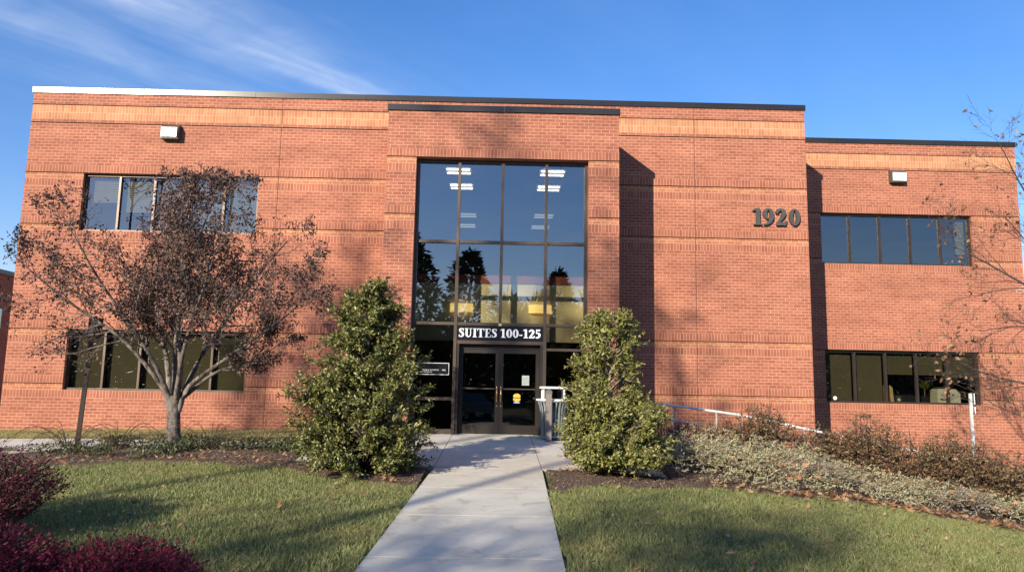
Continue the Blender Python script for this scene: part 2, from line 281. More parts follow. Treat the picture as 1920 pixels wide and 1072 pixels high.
class MB:
    """collects faces and links them as one mesh object"""
    def __init__(s): s.v = []; s.f = []; s.m = []; s.mats = []; s.uv = []
    def mi(s, m):
        if m not in s.mats: s.mats.append(m)
        return s.mats.index(m)
    def face(s, pts, m, uv=None):
        i = len(s.v); s.v += [tuple(p) for p in pts]; s.f.append(tuple(range(i, i + len(pts)))); s.m.append(s.mi(m))
        if uv is None:
            a = Vector(pts[1]) - Vector(pts[0]); b = Vector(pts[2]) - Vector(pts[1]); n = a.cross(b)
            ax = max(range(3), key=lambda k: abs(n[k]))
            uv = [((p[1], p[2]) if ax == 0 else (p[0], p[2]) if ax == 1 else (p[0], p[1])) for p in pts]
        s.uv += uv
    def box(s, x0, x1, y0, y1, z0, z1, m, skip=''):
        A = [(x0, y0, z0), (x1, y0, z0), (x1, y1, z0), (x0, y1, z0), (x0, y0, z1), (x1, y0, z1), (x1, y1, z1), (x0, y1, z1)]
        for k, q in (('b', (0, 3, 2, 1)), ('t', (4, 5, 6, 7)), ('f', (0, 1, 5, 4)), ('k', (2, 3, 7, 6)), ('l', (3, 0, 4, 7)), ('r', (1, 2, 6, 5))):
            if k not in skip: s.face([A[i] for i in q], m)
    def tube(s, pts, rads, n, m, cap=True):
        pts = [Vector(p) for p in pts]
        if not isinstance(rads, (list, tuple)): rads = [rads] * len(pts)
        rings = []; ref = Vector((0, 0, 1))
        for i, p in enumerate(pts):
            d = (pts[min(i + 1, len(pts) - 1)] - pts[max(i - 1, 0)]).normalized()
            if abs(d.dot(ref)) > 0.95: ref = Vector((1, 0, 0)) if abs(d.x) < 0.9 else Vector((0, 1, 0))
            a = d.cross(ref).normalized(); b = d.cross(a); ref = a.cross(d)
            i0 = len(s.v); rings.append(i0)
            s.v += [tuple(p + (a * math.cos(2 * math.pi * k / n) + b * math.sin(2 * math.pi * k / n)) * rads[i]) for k in range(n)]
        mi = s.mi(m)
        for r0, r1 in zip(rings, rings[1:]):
            for k in range(n):
                s.f.append((r0 + k, r0 + (k + 1) % n, r1 + (k + 1) % n, r1 + k)); s.m.append(mi); s.uv += [(0, 0)] * 4
        if cap:
            s.f.append(tuple(rings[0] + k for k in range(n))); s.m.append(mi); s.uv += [(0, 0)] * n
            s.f.append(tuple(rings[-1] + n - 1 - k for k in range(n))); s.m.append(mi); s.uv += [(0, 0)] * n
    def prism(s, poly, y0, y1, m):
        """polygon in x,z extruded in y"""
        n = len(poly)
        area = sum(poly[i][0] * poly[(i + 1) % n][1] - poly[(i + 1) % n][0] * poly[i][1] for i in range(n))
        if area < 0: poly = poly[::-1]
        s.face([(x, y0, z) for x, z in poly], m); s.face([(x, y1, z) for x, z in poly[::-1]], m)
        for i in range(n):
            a, b = poly[i], poly[(i + 1) % n]
            s.face([(a[0], y0, a[1]), (a[0], y1, a[1]), (b[0], y1, b[1]), (b[0], y0, b[1])], m)
    def build(s, name, parent=None, smooth=False, loc=None, bevel=0):
        me = bpy.data.meshes.new(name); me.from_pydata(s.v, [], s.f)
        for m in s.mats: me.materials.append(m)
        me.polygons.foreach_set('material_index', s.m)
        if smooth: me.polygons.foreach_set('use_smooth', [True] * len(s.f))
        ul = me.uv_layers.new(name='UVMap'); ul.data.foreach_set('uv', np.array(s.uv, dtype=np.float32).ravel())
        me.update()
        o = link(name, me, parent, loc)
        if bevel:
            bm_ = o.modifiers.new('bevel', 'BEVEL'); bm_.width = bevel; bm_.segments = 2; bm_.limit_method = 'ANGLE'
        return o
def fast_mesh(name, verts, faces, material, smooth=False):
    """verts (n,3), faces (m,k) arrays of one face size"""
    me = bpy.data.meshes.new(name); k = faces.shape[1]
    me.vertices.add(len(verts)); me.vertices.foreach_set('co', np.asarray(verts, np.float32).ravel())
    me.loops.add(faces.size); me.loops.foreach_set('vertex_index', np.asarray(faces, np.int32).ravel())
    me.polygons.add(len(faces)); me.polygons.foreach_set('loop_start', np.arange(0, faces.size, k, dtype=np.int32))
    if smooth: me.polygons.foreach_set('use_smooth', np.ones(len(faces), bool))
    me.materials.append(material); me.update(calc_edges=True); me.validate()
    return me
def unit(a): return a / np.maximum(np.linalg.norm(a, axis=1, keepdims=True), 1e-9)
def leaves_arrays(P, A, Nn, Ls, Ws, fold=0.15):
    """a leaf of two folded triangles pairs per point: axis A, normal Nn"""
    A = unit(A); S = unit(np.cross(A, Nn)); Nn = np.cross(S, A)
    Ls = Ls[:, None]; Ws = Ws[:, None]
    p0 = P; p1 = P + A * Ls * 0.45 + S * Ws * 0.5 + Nn * Ws * fold; p2 = P + A * Ls - Nn * Ls * 0.08; p3 = P + A * Ls * 0.45 - S * Ws * 0.5 + Nn * Ws * fold
    n = len(P); V = np.stack([p0, p1, p2, p3], 1).reshape(-1, 3); b = np.arange(n)[:, None] * 4
    F = np.concatenate([b + np.array([[0, 1, 2]]), b + np.array([[0, 2, 3]])], 0)
    return V, F
def leaf_mesh(name, P, A, Nn, Ls, Ws, material, fold=0.15):
    V, F = leaves_arrays(P, A, Nn, Ls, Ws, fold)
    return fast_mesh(name, V, F, material)

# ------------------------------------------------------------------ terrain
def sstep(a, b, x):
    t = np.clip((np.asarray(x, float) - a) / (b - a), 0, 1); return t * t * (3 - 2 * t)
def g(x, y):
    x = np.asarray(x, float); y = np.asarray(y, float)
    zp = -0.06 - 0.0485 * np.clip(-1.9 - y, 0, 11.1) - 0.016 * np.clip(-13 - y, 0, 14)
    zl = -0.16 + 0.02 * np.clip(x + 5.4, -10, 4) - 0.050 * np.clip(-5.5 - y, 0, 7.5) - 0.016 * np.clip(-13 - y, 0, 14)
    fall = np.interp(x, [1.5, 3.4, 5.7, 8.3, 10, 14, 40], [0, 0.14, 0.36, 0.74, 1.0, 1.2, 1.3])
    k = sstep(-4.5, -1.6, x)
    return zl * (1 - k) + zp * k - fall
def gz(x, y): return float(g(x, y))
def grid_sheet(name, xs, ys, zfun, material, kind='structure'):
    X, Y = np.meshgrid(xs, ys); Z = zfun(X, Y); nx, ny = len(xs), len(ys)
    V = np.stack([X, Y, Z], 2).reshape(-1, 3)
    i = (np.arange(ny - 1)[:, None] * nx + np.arange(nx - 1)[None]).ravel()
    F = np.stack([i, i + 1, i + 1 + nx, i + nx], 1)
    o = link(name, fast_mesh(name, V, F, material, True)); tag(o, kind=kind); return o
xs = np.concatenate([np.linspace(-900, -30, 12), np.linspace(-26, 26, 131), np.linspace(30, 900, 12)])
ys = np.concatenate([np.linspace(-900, -50, 10), np.linspace(-45, 14, 140), np.linspace(20, 900, 12)])
def ground_z(X, Y):
    Z = g(X, Y)
    # keep the soil under every paved sheet
    return Z - 0.03
tag(grid_sheet('lawn_soil', xs, ys, ground_z, M['soil']), 'short turf soil round the brick building', 'ground')
grid_sheet('parking_lot', np.linspace(-60, 60, 30), np.linspace(-31.5, -22.5, 8), lambda X, Y: g(X, Y) + 0.005, M['asphalt'])

def path_l(y): return -1.06 + 0.030 * (y + 7)
def path_r(y): return 0.73 + 0.019 * (y + 7)
def slab(mb, pts, th=0.14, lift=0.012):
    """one concrete slab, corners counter-clockwise, edges eased by a small bevel"""
    top = [(x, y, gz(x, y) + lift) for x, y in pts]; bot = [(x, y, z - th) for x, y, z in top]
    mb.face(top, M['concrete'])
    for i in range(len(top)):
        j = (i + 1) % len(top); mb.face([bot[i], bot[j], top[j], top[i]], M['concrete'])
mb = MB(); J = 0.007
js = [-6.85, -8.62, -10.40, -12.20, -14.0, -15.8, -17.6, -19.4, -21.2]
for a, b in zip(js, js[1:]):
    slab(mb, [(path_l(b), b + J), (path_r(b), b + J), (path_r(a), a - J), (path_l(a), a - J)])
for a in js[:-1]:
    mb.face([(path_l(a) - .01, a - .012, gz(0, a) + .005), (path_r(a) + .01, a - .012, gz(0, a) + .005), (path_r(a) + .01, a + .012, gz(0, a) + .005), (path_l(a) - .01, a + .012, gz(0, a) + .005)], M['asphalt'])
# joint filler a little lower than the slabs
tag(mb.build('path'), kind='structure')
mb = MB()
gx = [-3.4, -1.06, 0.73, 2.9]; gy = [-6.85, -5.05, -3.45, -1.62]
for i in range(3):
    for j in range(3):
        slab(mb, [(gx[i] + J, gy[j] + J), (gx[i + 1] - J, gy[j] + J), (gx[i + 1] - J, gy[j + 1] - J), (gx[i] + J, gy[j + 1] - J)])
tag(mb.build('landing'), kind='structure')
mb = MB()
lx = [-3.4, -4.9, -6.4, -7.6, -8.9, -9.2, -10.9, -12.4, -14, -16]
def walk_far(x): return float(np.interp(x, [-9, -7.5, -5], [-3.0, -3.3, -3.9]))
def walk_near(x): return float(np.interp(x, [-9.2, -8.9, -7.6], [-7.4, -6.9, -5.25]))
for a, b in zip(lx, lx[1:]):
    slab(mb, [(b + J, walk_near(b)), (a - J, walk_near(a)), (a - J, walk_far(a)), (b + J, walk_far(b))])
tag(mb.build('side_walk'), kind='structure')
# ramp going down to the right
def rz(x): return np.interp(x, [2.9, 3.3, 4.8, 6.4, 8.6, 9.4, 20], [-0.115, -0.14, -0.32, -0.62, -1.0, -1.12, -1.35])
mb = MB(); rx = [2.9, 4.1, 5.3, 6.5, 7.7, 8.9, 10.1, 11.5, 13, 15]
for a, b in zip(rx, rx[1:]):
    za, zb = float(rz(a)), float(rz(b))
    P = [(a + J, -4.35, za), (b - J, -4.35, zb), (b - J, -2.7, zb), (a + J, -2.7, za)]
    mb.face(P, M['concrete'])
    for i in range(4):
        p, q = P[i], P[(i + 1) % 4]; mb.face([(p[0], p[1], p[2] - 0.5), (q[0], q[1], q[2] - 0.5), q, p], M['concrete'])
    for y0 in (-4.5, ):   # kerb on the lawn side
        mb.face([(a, y0, za + .12), (b, y0, zb + .12), (b, y0 + .149, zb + .12), (a, y0 + .149, za + .12)], M['concrete'])
        mb.face([(a, y0, za - .5), (b, y0, zb - .5), (b, y0, zb + .12), (a, y0, za + .12)], M['concrete'])
        mb.face([(b, y0 + .149, zb - .1), (a, y0 + .149, za - .1), (a, y0 + .149, za + .12), (b, y0 + .149, zb + .12)], M['concrete'])
tag(mb.build('ramp'), kind='structure')

# mulch beds: thin uneven sheets over the soil
def lawn_edge(x):
    return np.interp(x, [-16, -9, -6.76, -5.4, -3.0, -1.15, 0.74, 2.5, 3.43, 4.3, 5.7, 6.9, 8.34, 11, 16], [-8.2, -8.0, -7.6, -7.2, -7.8, -8.6, -8.7, -8.0, -7.5, -7.55, -7.3, -7.3, -7.4, -8.0, -9.0])
def bed(name, xs_, y_far):
    ts = np.linspace(0, 1, 14); rs = np.random.default_rng(5)
    V = []
    for t in ts:
        for x in xs_:
            ye = float(lawn_edge(x)) + 0.10 * math.sin(x * 5.1) + 0.07 * math.sin(x * 11.3 + 1)
            y = ye + (y_far(x) - ye) * t
            V.append((x, y, gz(x, y) + 0.002 + (0.035 * math.sin(math.pi * t) + 0.012 * rs.random()) * (1 if t > 0 else 0)))
    nx = len(xs_); i = (np.arange(len(ts) - 1)[:, None] * nx + np.arange(nx - 1)[None]).ravel()
    F = np.stack([i, i + 1, i + 1 + nx, i + nx], 1)
    tag(link(name, fast_mesh(name, np.array(V), F, M['mulch'], True)), kind='structure')
bed('mulch_bed', np.linspace(-11, -1.14, 90), lambda x: (-6.87 if x > -3.4 else -5.22) if x > -7.3 else walk_near(x) - 0.05)
bed('mulch_bed', np.linspace(0.80, 13, 110), lambda x: -6.87 if x < 2.9 else -4.52)

# ------------------------------------------------------------------ the office building
LINES = dict(A=6.486, B=5.085, C=2.326, D=0.930)
TOP = 8.835; COPH = 0.15; GR = 0.010
def band_zones(z_low, z_top, parapet):
    """list of (z0, z1, material, inset) from the ground up"""
    Z = []; cur = z_low
    for k in ('D', 'C', 'B', 'A'):
        z = LINES[k]
        Z.append((cur, z - 0.365, 'red', 0)); Z.append((z - 0.365, z - 0.1626, 'redsol', 0)); Z.append((z - 0.1626, z - GR, 'tan', 0)); Z.append((z - GR, z + GR * 0.6, 'joint', 0.03))
        Z.append((z + GR * 0.6, z + 0.2032, 'redsol', -0.004)); cur = z + 0.2032
    if parapet:
        Z += [(cur, 7.850, 'red', 0), (7.850, 7.868, 'joint', 0.03), (7.868, 7.945, 'red', -0.012), (7.945, 8.352, 'tansol', 0), (8.352, 8.366, 'joint', 0.03), (8.366, z_top - COPH, 'red', -0.004)]
    else:
        Z.append((cur, z_top - COPH, 'red', 0))
    return Z
def row_uv(m, z0, pts):
    """soldier and tan rows start their course at the zone's foot"""
    o = {'redsol': z0, 'tan': z0, 'tansol': z0}.get(m, LINES['D'] - 0.365 if z0 < LINES['D'] else None)
    if o is None: o = round((z0 - 0.2032) * 0 + z0, 4)
    return o
def wall_grid(mb, x0, x1, y, zones, openings):
    for z0, z1, m, ins in zones:
        xs_ = [(x0, x1)]
        for ox0, ox1, oz0, oz1 in openings:
            if z0 >= oz0 - 0.004 and z1 <= oz1 + 0.02:
                nx = []
                for a, b in xs_:
                    if ox0 > a and ox1 < b: nx += [(a, ox0), (ox1, b)]
                    elif ox0 <= a < ox1 < b: nx.append((ox1, b))
                    elif a < ox0 < b <= ox1: nx.append((a, ox0))
                    elif ox0 <= a and ox1 >= b: pass
                    else: nx.append((a, b))
                xs_ = nx
        yy = y + ins; zo = row_uv(m, z0, None)
        for a, b in xs_:
            mb.face([(a, yy, z0), (b, yy, z0), (b, yy, z1), (a, yy, z1)], M[m], [(a, z0 - zo), (b, z0 - zo), (b, z1 - zo), (a, z1 - zo)])
            if m == 'joint':
                mb.face([(a, y - .012, z0), (b, y - .012, z0), (b, yy, z0), (a, yy, z0)], M['joint']); mb.face([(a, yy, z1), (b, yy, z1), (b, y - .012, z1), (a, y - .012, z1)], M['joint'])
def side_wall(mb, x, y0, y1, zones, flip):
    for z0, z1, m, ins in zones:
        s = 0.0 if m != 'joint' else (-0.02 if not flip else 0.02)
        zo = row_uv(m, z0, None); xx = x + s
        P = [(xx, y0, z0), (xx, y1, z0), (xx, y1, z1), (xx, y0, z1)]; U = [(y0, z0 - zo), (y1, z0 - zo), (y1, z1 - zo), (y0, z1 - zo)]
        if flip: P = P[::-1]; U = U[::-1]
        mb.face(P, M[m], U)
def reveal(mb, x0, x1, z0, z1, y0, y1, m='red'):
    mb.face([(x0, y0, z0), (x0, y1, z0), (x0, y1, z1), (x0, y0, z1)], M[m]); mb.face([(x1, y1, z0), (x1, y0, z0), (x1, y0, z1), (x1, y1, z1)], M[m])
    mb.face([(x0, y1, z1), (x1, y1, z1), (x1, y0, z1), (x0, y0, z1)], M[m]); mb.face([(x0, y0, z0), (x1, y0, z0), (x1, y1, z0), (x0, y1, z0)], M[m])

building = thing('office_building', 'two storey red brick office building with tan bands and glass entrance', 'building', (0, 0, -0.06))
def bp(o):  # part of the building, given in world coordinates
    o.parent = building; o.location = (0, 0, 0.06); return o
MX0, MX1 = -12.72, 8.19; WX1 = 15.80; WY = 2.60; PX0, PX1 = -2.81, 2.775; PY = -2.10
OP = (-2.10, 2.04, -0.2, LINES['A'] - GR)           # entrance opening
zA, zB, zC, zD = LINES['A'], LINES['B'], LINES['C'], LINES['D']
WIN = {'UL': (-11.18, -6.53, zB - 0.1626, zA - GR), 'LL': (-11.20, -6.56, zD - 0.1626, zC - GR)}
WINW = {'UR': (9.66, 14.31, zB - 0.1626, zA - GR), 'LR': (9.65, 14.30, zD - 0.1626, zC - GR)}
zs = band_zones(-1.6, TOP, True); zp_ = band_zones(-0.2, 7.785, False)
mb = MB()
wall_grid(mb, MX0, PX0, 0, zs, [WIN['UL'], WIN['LL']])
wall_grid(mb, PX1, MX1, 0, zs, [])
for z0, z1, m, ins in zs:                           # strip above the entrance block
    if z0 > 7.6: wall_grid(mb, PX0, PX1, 0, [(z0, z1, m, ins)], [])
wall_grid(mb, PX0, PX1, 0, [(7.4, 7.850, 'red', 0)], [])
side_wall(mb, MX0, 14, 0, zs, False); side_wall(mb, MX1, 0, WY, zs, False)
for k in ('UL', 'LL'): a = WIN[k]; reveal(mb, a[0], a[1], a[2], a[3], 0, 0.24)
mb.face([(MX0, 14, -1), (MX1, 14, -1), (MX1, 14, 8.7), (MX0, 14, 8.7)][::-1], M['red'])
bp(mb.build('wall'))
mb = MB(); mb.face([(MX0, 0, 8.45), (MX1, 0, 8.45), (MX1, 14, 8.45), (MX0, 14, 8.45)], M['asphalt']); mb.face([(MX1, WY, 8.45), (WX1, WY, 8.45), (WX1, 14, 8.45), (MX1, 14, 8.45)], M['asphalt'])
mb.box(PX0 + .02, PX1 - .02, PY + .02, 0, 7.4, 7.5, M['asphalt']); bp(mb.build('roof'))
for xj, yj, z1j in ((-6.02, 0, 8.68), (-2.93, 0, 8.68), (5.15, 0, 8.68)):     # caulked control joints
    mb = MB(); mb.box(xj - .006, xj + .006, yj - .0065, yj + .01, -.5, z1j, M['caulk']); bp(mb.build('control_joint'))
mb = MB()
wall_grid(mb, PX0, PX1, PY, zp_, [OP])
side_wall(mb, PX0, 0, PY, zp_, False); side_wall(mb, PX1, PY, 0, zp_, False)
reveal(mb, OP[0], OP[1], OP[2], OP[3], PY, PY + 0.42)
bp(mb.build('entrance_surround'))
mb = MB()
wall_grid(mb, MX1, WX1, WY, zs, list(WINW.values())); side_wall(mb, WX1, WY, 14, zs, False)
for a in WINW.values(): reveal(mb, a[0], a[1], a[2], a[3], WY, WY + 0.24)
mb.face([(MX1, 14, -1), (WX1, 14, -1), (WX1, 14, 8.7), (MX1, 14, 8.7)][::-1], M['red'])
bp(mb.build('wing_wall'))
def coping(x0, x1, y0, y1, zt):
    n = max(1, int(round((x1 - x0) / 3.0))); rs = random.Random(int(x0 * 10))
    for i in range(n):
        a = x0 + (x1 - x0) * i / n; b = x0 + (x1 - x0) * (i + 1) / n; dz = rs.uniform(-.004, .004); dy = rs.uniform(-.003, .003)
        mb = MB(); mb.box(a + .002, b - .002, y0 + dy, y1, zt - COPH + dz, zt + dz, M['coping']); o = bp(mb.build('coping', bevel=0.008))
coping(MX0 - .03, MX1 + .03, -0.035, 0.33, TOP)
coping(MX1 + .031, WX1 + .03, WY - 0.035, WY + 0.33, TOP + 0.004)
c = coping(PX0 - .03, PX1 + .03, PY - 0.035, PY + 0.33, 7.785)
mb = MB(); mb.box(PX0 - .03, PX0 + .3, PY + .331, -.001, 7.635, 7.785, M['coping']); bp(mb.build('coping'))
mb = MB(); mb.box(PX1 - .3, PX1 + .03, PY + .331, -.001, 7.635, 7.785, M['coping']); bp(mb.build('coping'))
mb = MB(); mb.box(MX1 - .3, MX1 + .03, .331, WY - .04, TOP - COPH, TOP, M['coping']); bp(mb.build('coping'))

def ribbon_window(a, y, n=5):
    x0, x1, z0, z1 = a; mb = MB(); f = 0.055; y0, y1 = y + 0.10, y + 0.22
    mb.box(x0, x1, y0, y1, z1 - f, z1, M['alu']); mb.box(x0, x1, y0, y1, z0, z0 + f, M['alu'])
    mb.box(x0, x0 + f, y0, y1, z0 + f, z1 - f, M['alu']); mb.box(x1 - f, x1, y0, y1, z0 + f, z1 - f, M['alu'])
    for i in range(1, n):
        xm = x0 + (x1 - x0) * i / n; mb.box(xm - f / 2, xm + f / 2, y0 + .003, y1, z0 + f, z1 - f, M['alu'])
    o = bp(mb.build('window', bevel=0.004))
    mb = MB()
    for i in range(n):
        xa = x0 + (x1 - x0) * i / n + f / 2; xb = x0 + (x1 - x0) * (i + 1) / n - f / 2
        mb.face([(xa, y + .16, z0 + f), (xb, y + .16, z0 + f), (xb, y + .16, z1 - f), (xa, y + .16, z1 - f)], M['glassoff'])
    mb.build('pane', o)
    return o
wUL = ribbon_window(WIN['UL'], 0); wLL = ribbon_window(WIN['LL'], 0); wUR = ribbon_window(WINW['UR'], WY); wLR = ribbon_window(WINW['LR'], WY)
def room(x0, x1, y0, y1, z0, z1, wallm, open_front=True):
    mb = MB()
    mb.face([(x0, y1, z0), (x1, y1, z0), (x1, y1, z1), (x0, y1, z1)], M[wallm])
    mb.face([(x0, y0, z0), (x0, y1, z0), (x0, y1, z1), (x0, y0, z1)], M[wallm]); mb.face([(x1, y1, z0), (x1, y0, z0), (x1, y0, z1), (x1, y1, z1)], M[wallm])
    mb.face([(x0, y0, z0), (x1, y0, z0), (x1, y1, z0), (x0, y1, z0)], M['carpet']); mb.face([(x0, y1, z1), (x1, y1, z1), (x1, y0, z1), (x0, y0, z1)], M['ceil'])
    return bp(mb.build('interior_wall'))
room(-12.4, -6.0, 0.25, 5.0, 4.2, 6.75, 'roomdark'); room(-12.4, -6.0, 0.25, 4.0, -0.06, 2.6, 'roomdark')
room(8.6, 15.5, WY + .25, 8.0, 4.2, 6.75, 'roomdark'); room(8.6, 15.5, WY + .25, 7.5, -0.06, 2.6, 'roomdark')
# blinds
def blind(win, x0, x1, y, z0, z1, m, pitch=0.05):
    mb = MB(); z = z1
    while z > z0 + 0.01:
        mb.face([(x0, y, z - pitch * .92), (x1, y, z - pitch * .92), (x1, y + .018, z), (x0, y + .018, z)], M[m]); z -= pitch
    return mb.build('blind', win)
for i in range(5):
    a = WIN['LL']; xa = a[0] + (a[1] - a[0]) * i / 5 + .05; xb = a[0] + (a[1] - a[0]) * (i + 1) / 5 - .05
    blind(wLL, xa, xb, 0.27, a[2] + .02, a[3] - .03, 'blind', 0.055)
    a = WIN['UL']; xa = a[0] + (a[1] - a[0]) * i / 5 + .05; xb = a[0] + (a[1] - a[0]) * (i + 1) / 5 - .05
    blind(wUL, xa, xb, 0.27, a[3] - (0.72, 0.95, 0.95, 1.5, 1.5)[i], a[3] - .03, 'slat', 0.05)
a = WINW['UR']; blind(wUR, a[1] - .38, a[1] - .10, WY + .27, a[2] + .4, a[3] - .03, 'slat', 0.045)
for i in (0, 1):
    a = WINW['LR']; xa = a[0] + (a[1] - a[0]) * i / 5 + .05; xb = a[0] + (a[1] - a[0]) * (i + 1) / 5 - .05
    blind(wLR, xa, xb, WY + .27, a[2] + .02, a[3] - .03, 'blind', 0.055)
for i in (2, 3, 4):
    a = WINW['LR']; xa = a[0] + (a[1] - a[0]) * i / 5 + .05; xb = a[0] + (a[1] - a[0]) * (i + 1) / 5 - .05
    blind(wLR, xa, xb, WY + .27, a[3] - (0.66, 0.70, 0.72)[i - 2], a[3] - .03, 'blind', 0.055)

# curtain wall of the entrance
GY = -1.86; cx0, cx1, cz1 = OP[0], OP[1], OP[3]
mull = [-1.065, -0.015, 1.045]; r1z, r2z = 4.468, 2.505
mb = MB(); fa = M['alu']
mb.box(cx0, cx1, GY - .06, GY + .09, cz1 - .075, cz1, fa); mb.box(cx0, cx0 + .075, GY - .06, GY + .09, -0.06, cz1 - .075, fa); mb.box(cx1 - .075, cx1, GY - .06, GY + .09, -0.06, cz1 - .075, fa)
for i, xm in enumerate(mull):
    mb.box(xm - .036, xm + .036, GY - .075, GY + .09, (-0.06 if i != 1 else r2z + .035), cz1 - .075, fa)
xsM = [cx0 + .075] + mull + [cx1 - .075]
for i in range(4):
    xa = xsM[i] + (.036 if i else 0); xb = xsM[i + 1] - (.036 if i < 3 else 0)
    mb.box(xa, xb, GY - .055, GY + .08, r1z - .035, r1z + .035, fa); mb.box(xa, xb, GY - .055, GY + .08, r2z - .035, r2z + .035, fa)
    if i in (0, 3):
        mb.box(xa, xb, GY - .05, GY + .08, 0.715, 0.785, fa); mb.box(xa, xb, GY - .05, GY + .08, -0.06, 0.06, fa); 
    if i == 3: mb.box(xa, xb, GY - .05, GY + .08, 1.90, 1.96, fa)
mb.box(mull[0] + .036, mull[2] - .036, GY - .056, GY + .08, 2.035, 2.115, fa)       # door head
cw = bp(mb.build('curtain_wall', bevel=0.004))
mb = MB()
for i in range(4):
    xa = xsM[i] + (.036 if i else 0); xb = xsM[i + 1] - (.036 if i < 3 else 0)
    for za, zb in ((r1z + .035, cz1 - .075), (r2z + .035, r1z - .035)): mb.face([(xa, GY, za), (xb, GY, za), (xb, GY, zb), (xa, GY, zb)], M['glass'])
    if i in (0, 3):
        for za, zb in ((0.06, 0.715), (0.785, 1.90), (1.96, r2z - .035)) if i == 3 else ((0.06, 0.715), (0.785, r2z - .035)): mb.face([(xa, GY, za), (xb, GY, za), (xb, GY, zb), (xa, GY, zb)], M['glassdoor'])
mb.build('pane', cw)
# doors, set back behind the glass line
DY = GY + 0.16; dz1 = 2.03
mb = MB(); mb.box(mull[0] + .036, mull[0] + .10, GY - .05, DY + .05, -0.06, 2.035, M['aludark']); mb.box(mull[2] - .10, mull[2] - .036, GY - .05, DY + .05, -0.06, 2.035, M['aludark'])
mb.box(mull[0] + .10, mull[2] - .10, DY - .04, DY + .05, 1.93, 2.034, M['aludark']); mb.build('door_frame', cw)
d0, d1 = mull[0] + .105, mull[2] - .105; dm = (d0 + d1) / 2
def door(xa, xb, side):
    mb = MB(); s = .09; y0, y1 = DY - .025, DY + .025; al = M['aludark']
    mb.box(xa, xa + s, y0, y1, -.045, 1.925, al); mb.box(xb - s, xb, y0, y1, -.045, 1.925, al)
    mb.box(xa + s, xb - s, y0, y1, 1.83, 1.925, al); mb.box(xa + s, xb - s, y0, y1, -.045, .16, al)
    o = bp(mb.build('door', bevel=0.003))
    mb = MB(); mb.face([(xa + s, DY, .16), (xb - s, DY, .16), (xb - s, DY, 1.83), (xa + s, DY, 1.83)], M['glassdoor']); mb.build('pane', o)
    mb = MB(); mb.box(xa + s + .003, xb - s - .003, DY - .06, DY - .035, .985, 1.015, M['alu'])
    mb.box(xa + s + .02, xa + s + .05, DY - .035, DY - .002, .985, 1.015, M['alu']); mb.box(xb - s - .05, xb - s - .02, DY - .035, DY - .002, .985, 1.015, M['alu']); mb.build('push_bar', o)
    hx = xb - s / 2 if side < 0 else xa + s / 2
    mb = MB(); mb.tube([(hx, DY - .03, .70), (hx, DY - .075, .73), (hx, DY - .085, .85), (hx, DY - .075, 1.0), (hx, DY - .03, 1.03)], .016, 8, M['brass']); mb.build('handle', o, True)
    mb = MB(); mb.tube([(hx, DY - .025, .60), (hx, DY - .036, .60)], .02, 10, M['brass']); mb.build('lock', o)
    return o
dl = door(d0, dm - .003, -1); dr = door(dm + .003, d1, 1)
# sticker and notices on the right leaf
mb = MB(); n = 28; scx, scz, sy = .415, .795, DY - .004
for k, (zc_, rr) in enumerate(((.835, .075), (.765, .075))):
    mb.prism([(scx + rr * 1.15 * math.cos(t * 2 * math.pi / n), zc_ + rr * .8 * math.sin(t * 2 * math.pi / n)) for t in range(n)], sy - .002 - .001 * k, sy, M['yellow'])
mb.box(scx - .085, scx + .085, sy - .0055, sy - .0042, .79, .806, M['black'])
mb.box(scx - .078, scx + .078, sy - .0028, sy, .665, .705, M['blue']); mb.box(scx - .06, scx + .06, sy - .0045, sy - .003, .682, .692, M['white'])
st = mb.build('door_sticker'); tag(st, 'round yellow sticker with a blue strip on the right glass door', 'sticker')
mb = MB(); mb.box(.53, .70, DY - .003, DY - .001, 1.09, 1.32, M['paper'])
for k in range(6): mb.box(.55, .55 + (.09 + .03 * ((k * 7) % 3)), DY - .0042, DY - .0032, 1.12 + .03 * k, 1.125 + .03 * k, M['housing'])
tag(mb.build('notice'), 'grey paper notice taped inside the right glass door', 'notice')

# lobby interior
mb = MB(); BY = 0.5
cr_ = M['cream']
mb.box(-2.75, 2.75, BY, BY + .25, 2.25, 3.80, cr_, 'k'); bp(mb.build('lobby_bulkhead'))
mb = MB(); mb.box(-2.75, 2.75, BY - .03, BY + .25, 3.802, 4.02, M['maroon']); bp(mb.build('lobby_rail'))
mb = MB()
mb.face([(-2.76, GY + .1, -.05), (-2.76, 4.5, -.05), (-2.76, 4.5, 4.0), (-2.76, GY + .1, 4.0)], M['roomdark']); mb.face([(2.74, 4.5, -.05), (2.74, GY + .1, -.05), (2.74, GY + .1, 4.0), (2.74, 4.5, 4.0)], M['roomdark'])
mb.face([(-2.76, 4.5, -.05), (2.74, 4.5, -.05), (2.74, 4.5, 2.25), (-2.76, 4.5, 2.25)], M['navy'])
mb.face([(-2.76, GY + .1, -.055), (2.74, GY + .1, -.055), (2.74, 4.5, -.055), (-2.76, 4.5, -.055)], M['carpet'])
mb.face([(-2.76, BY + .251, 2.25), (2.74, BY + .251, 2.25), (2.74, 9, 2.25), (-2.76, 9, 2.25)], M['navy'])
mb.face([(-5.5, BY + .252, 3.95), (5.5, BY + .252, 3.95), (5.5, 9.5, 3.95), (-5.5, 9.5, 3.95)], M['carpet'])
mb.face([(-5.5, 9.5, 3.9), (5.5, 9.5, 3.9), (5.5, 9.5, 6.7), (-5.5, 9.5, 6.7)], M['roomdark'])
mb.face([(-5.5, 9.5, 6.6), (5.5, 9.5, 6.6), (5.5, .2, 6.6), (-5.5, .2, 6.6)], M['ceil']); mb.face([(-2.7, .2, 6.6), (2.7, .2, 6.6), (2.7, GY + .1, 6.6), (-2.7, GY + .1, 6.6)], M['ceil'])
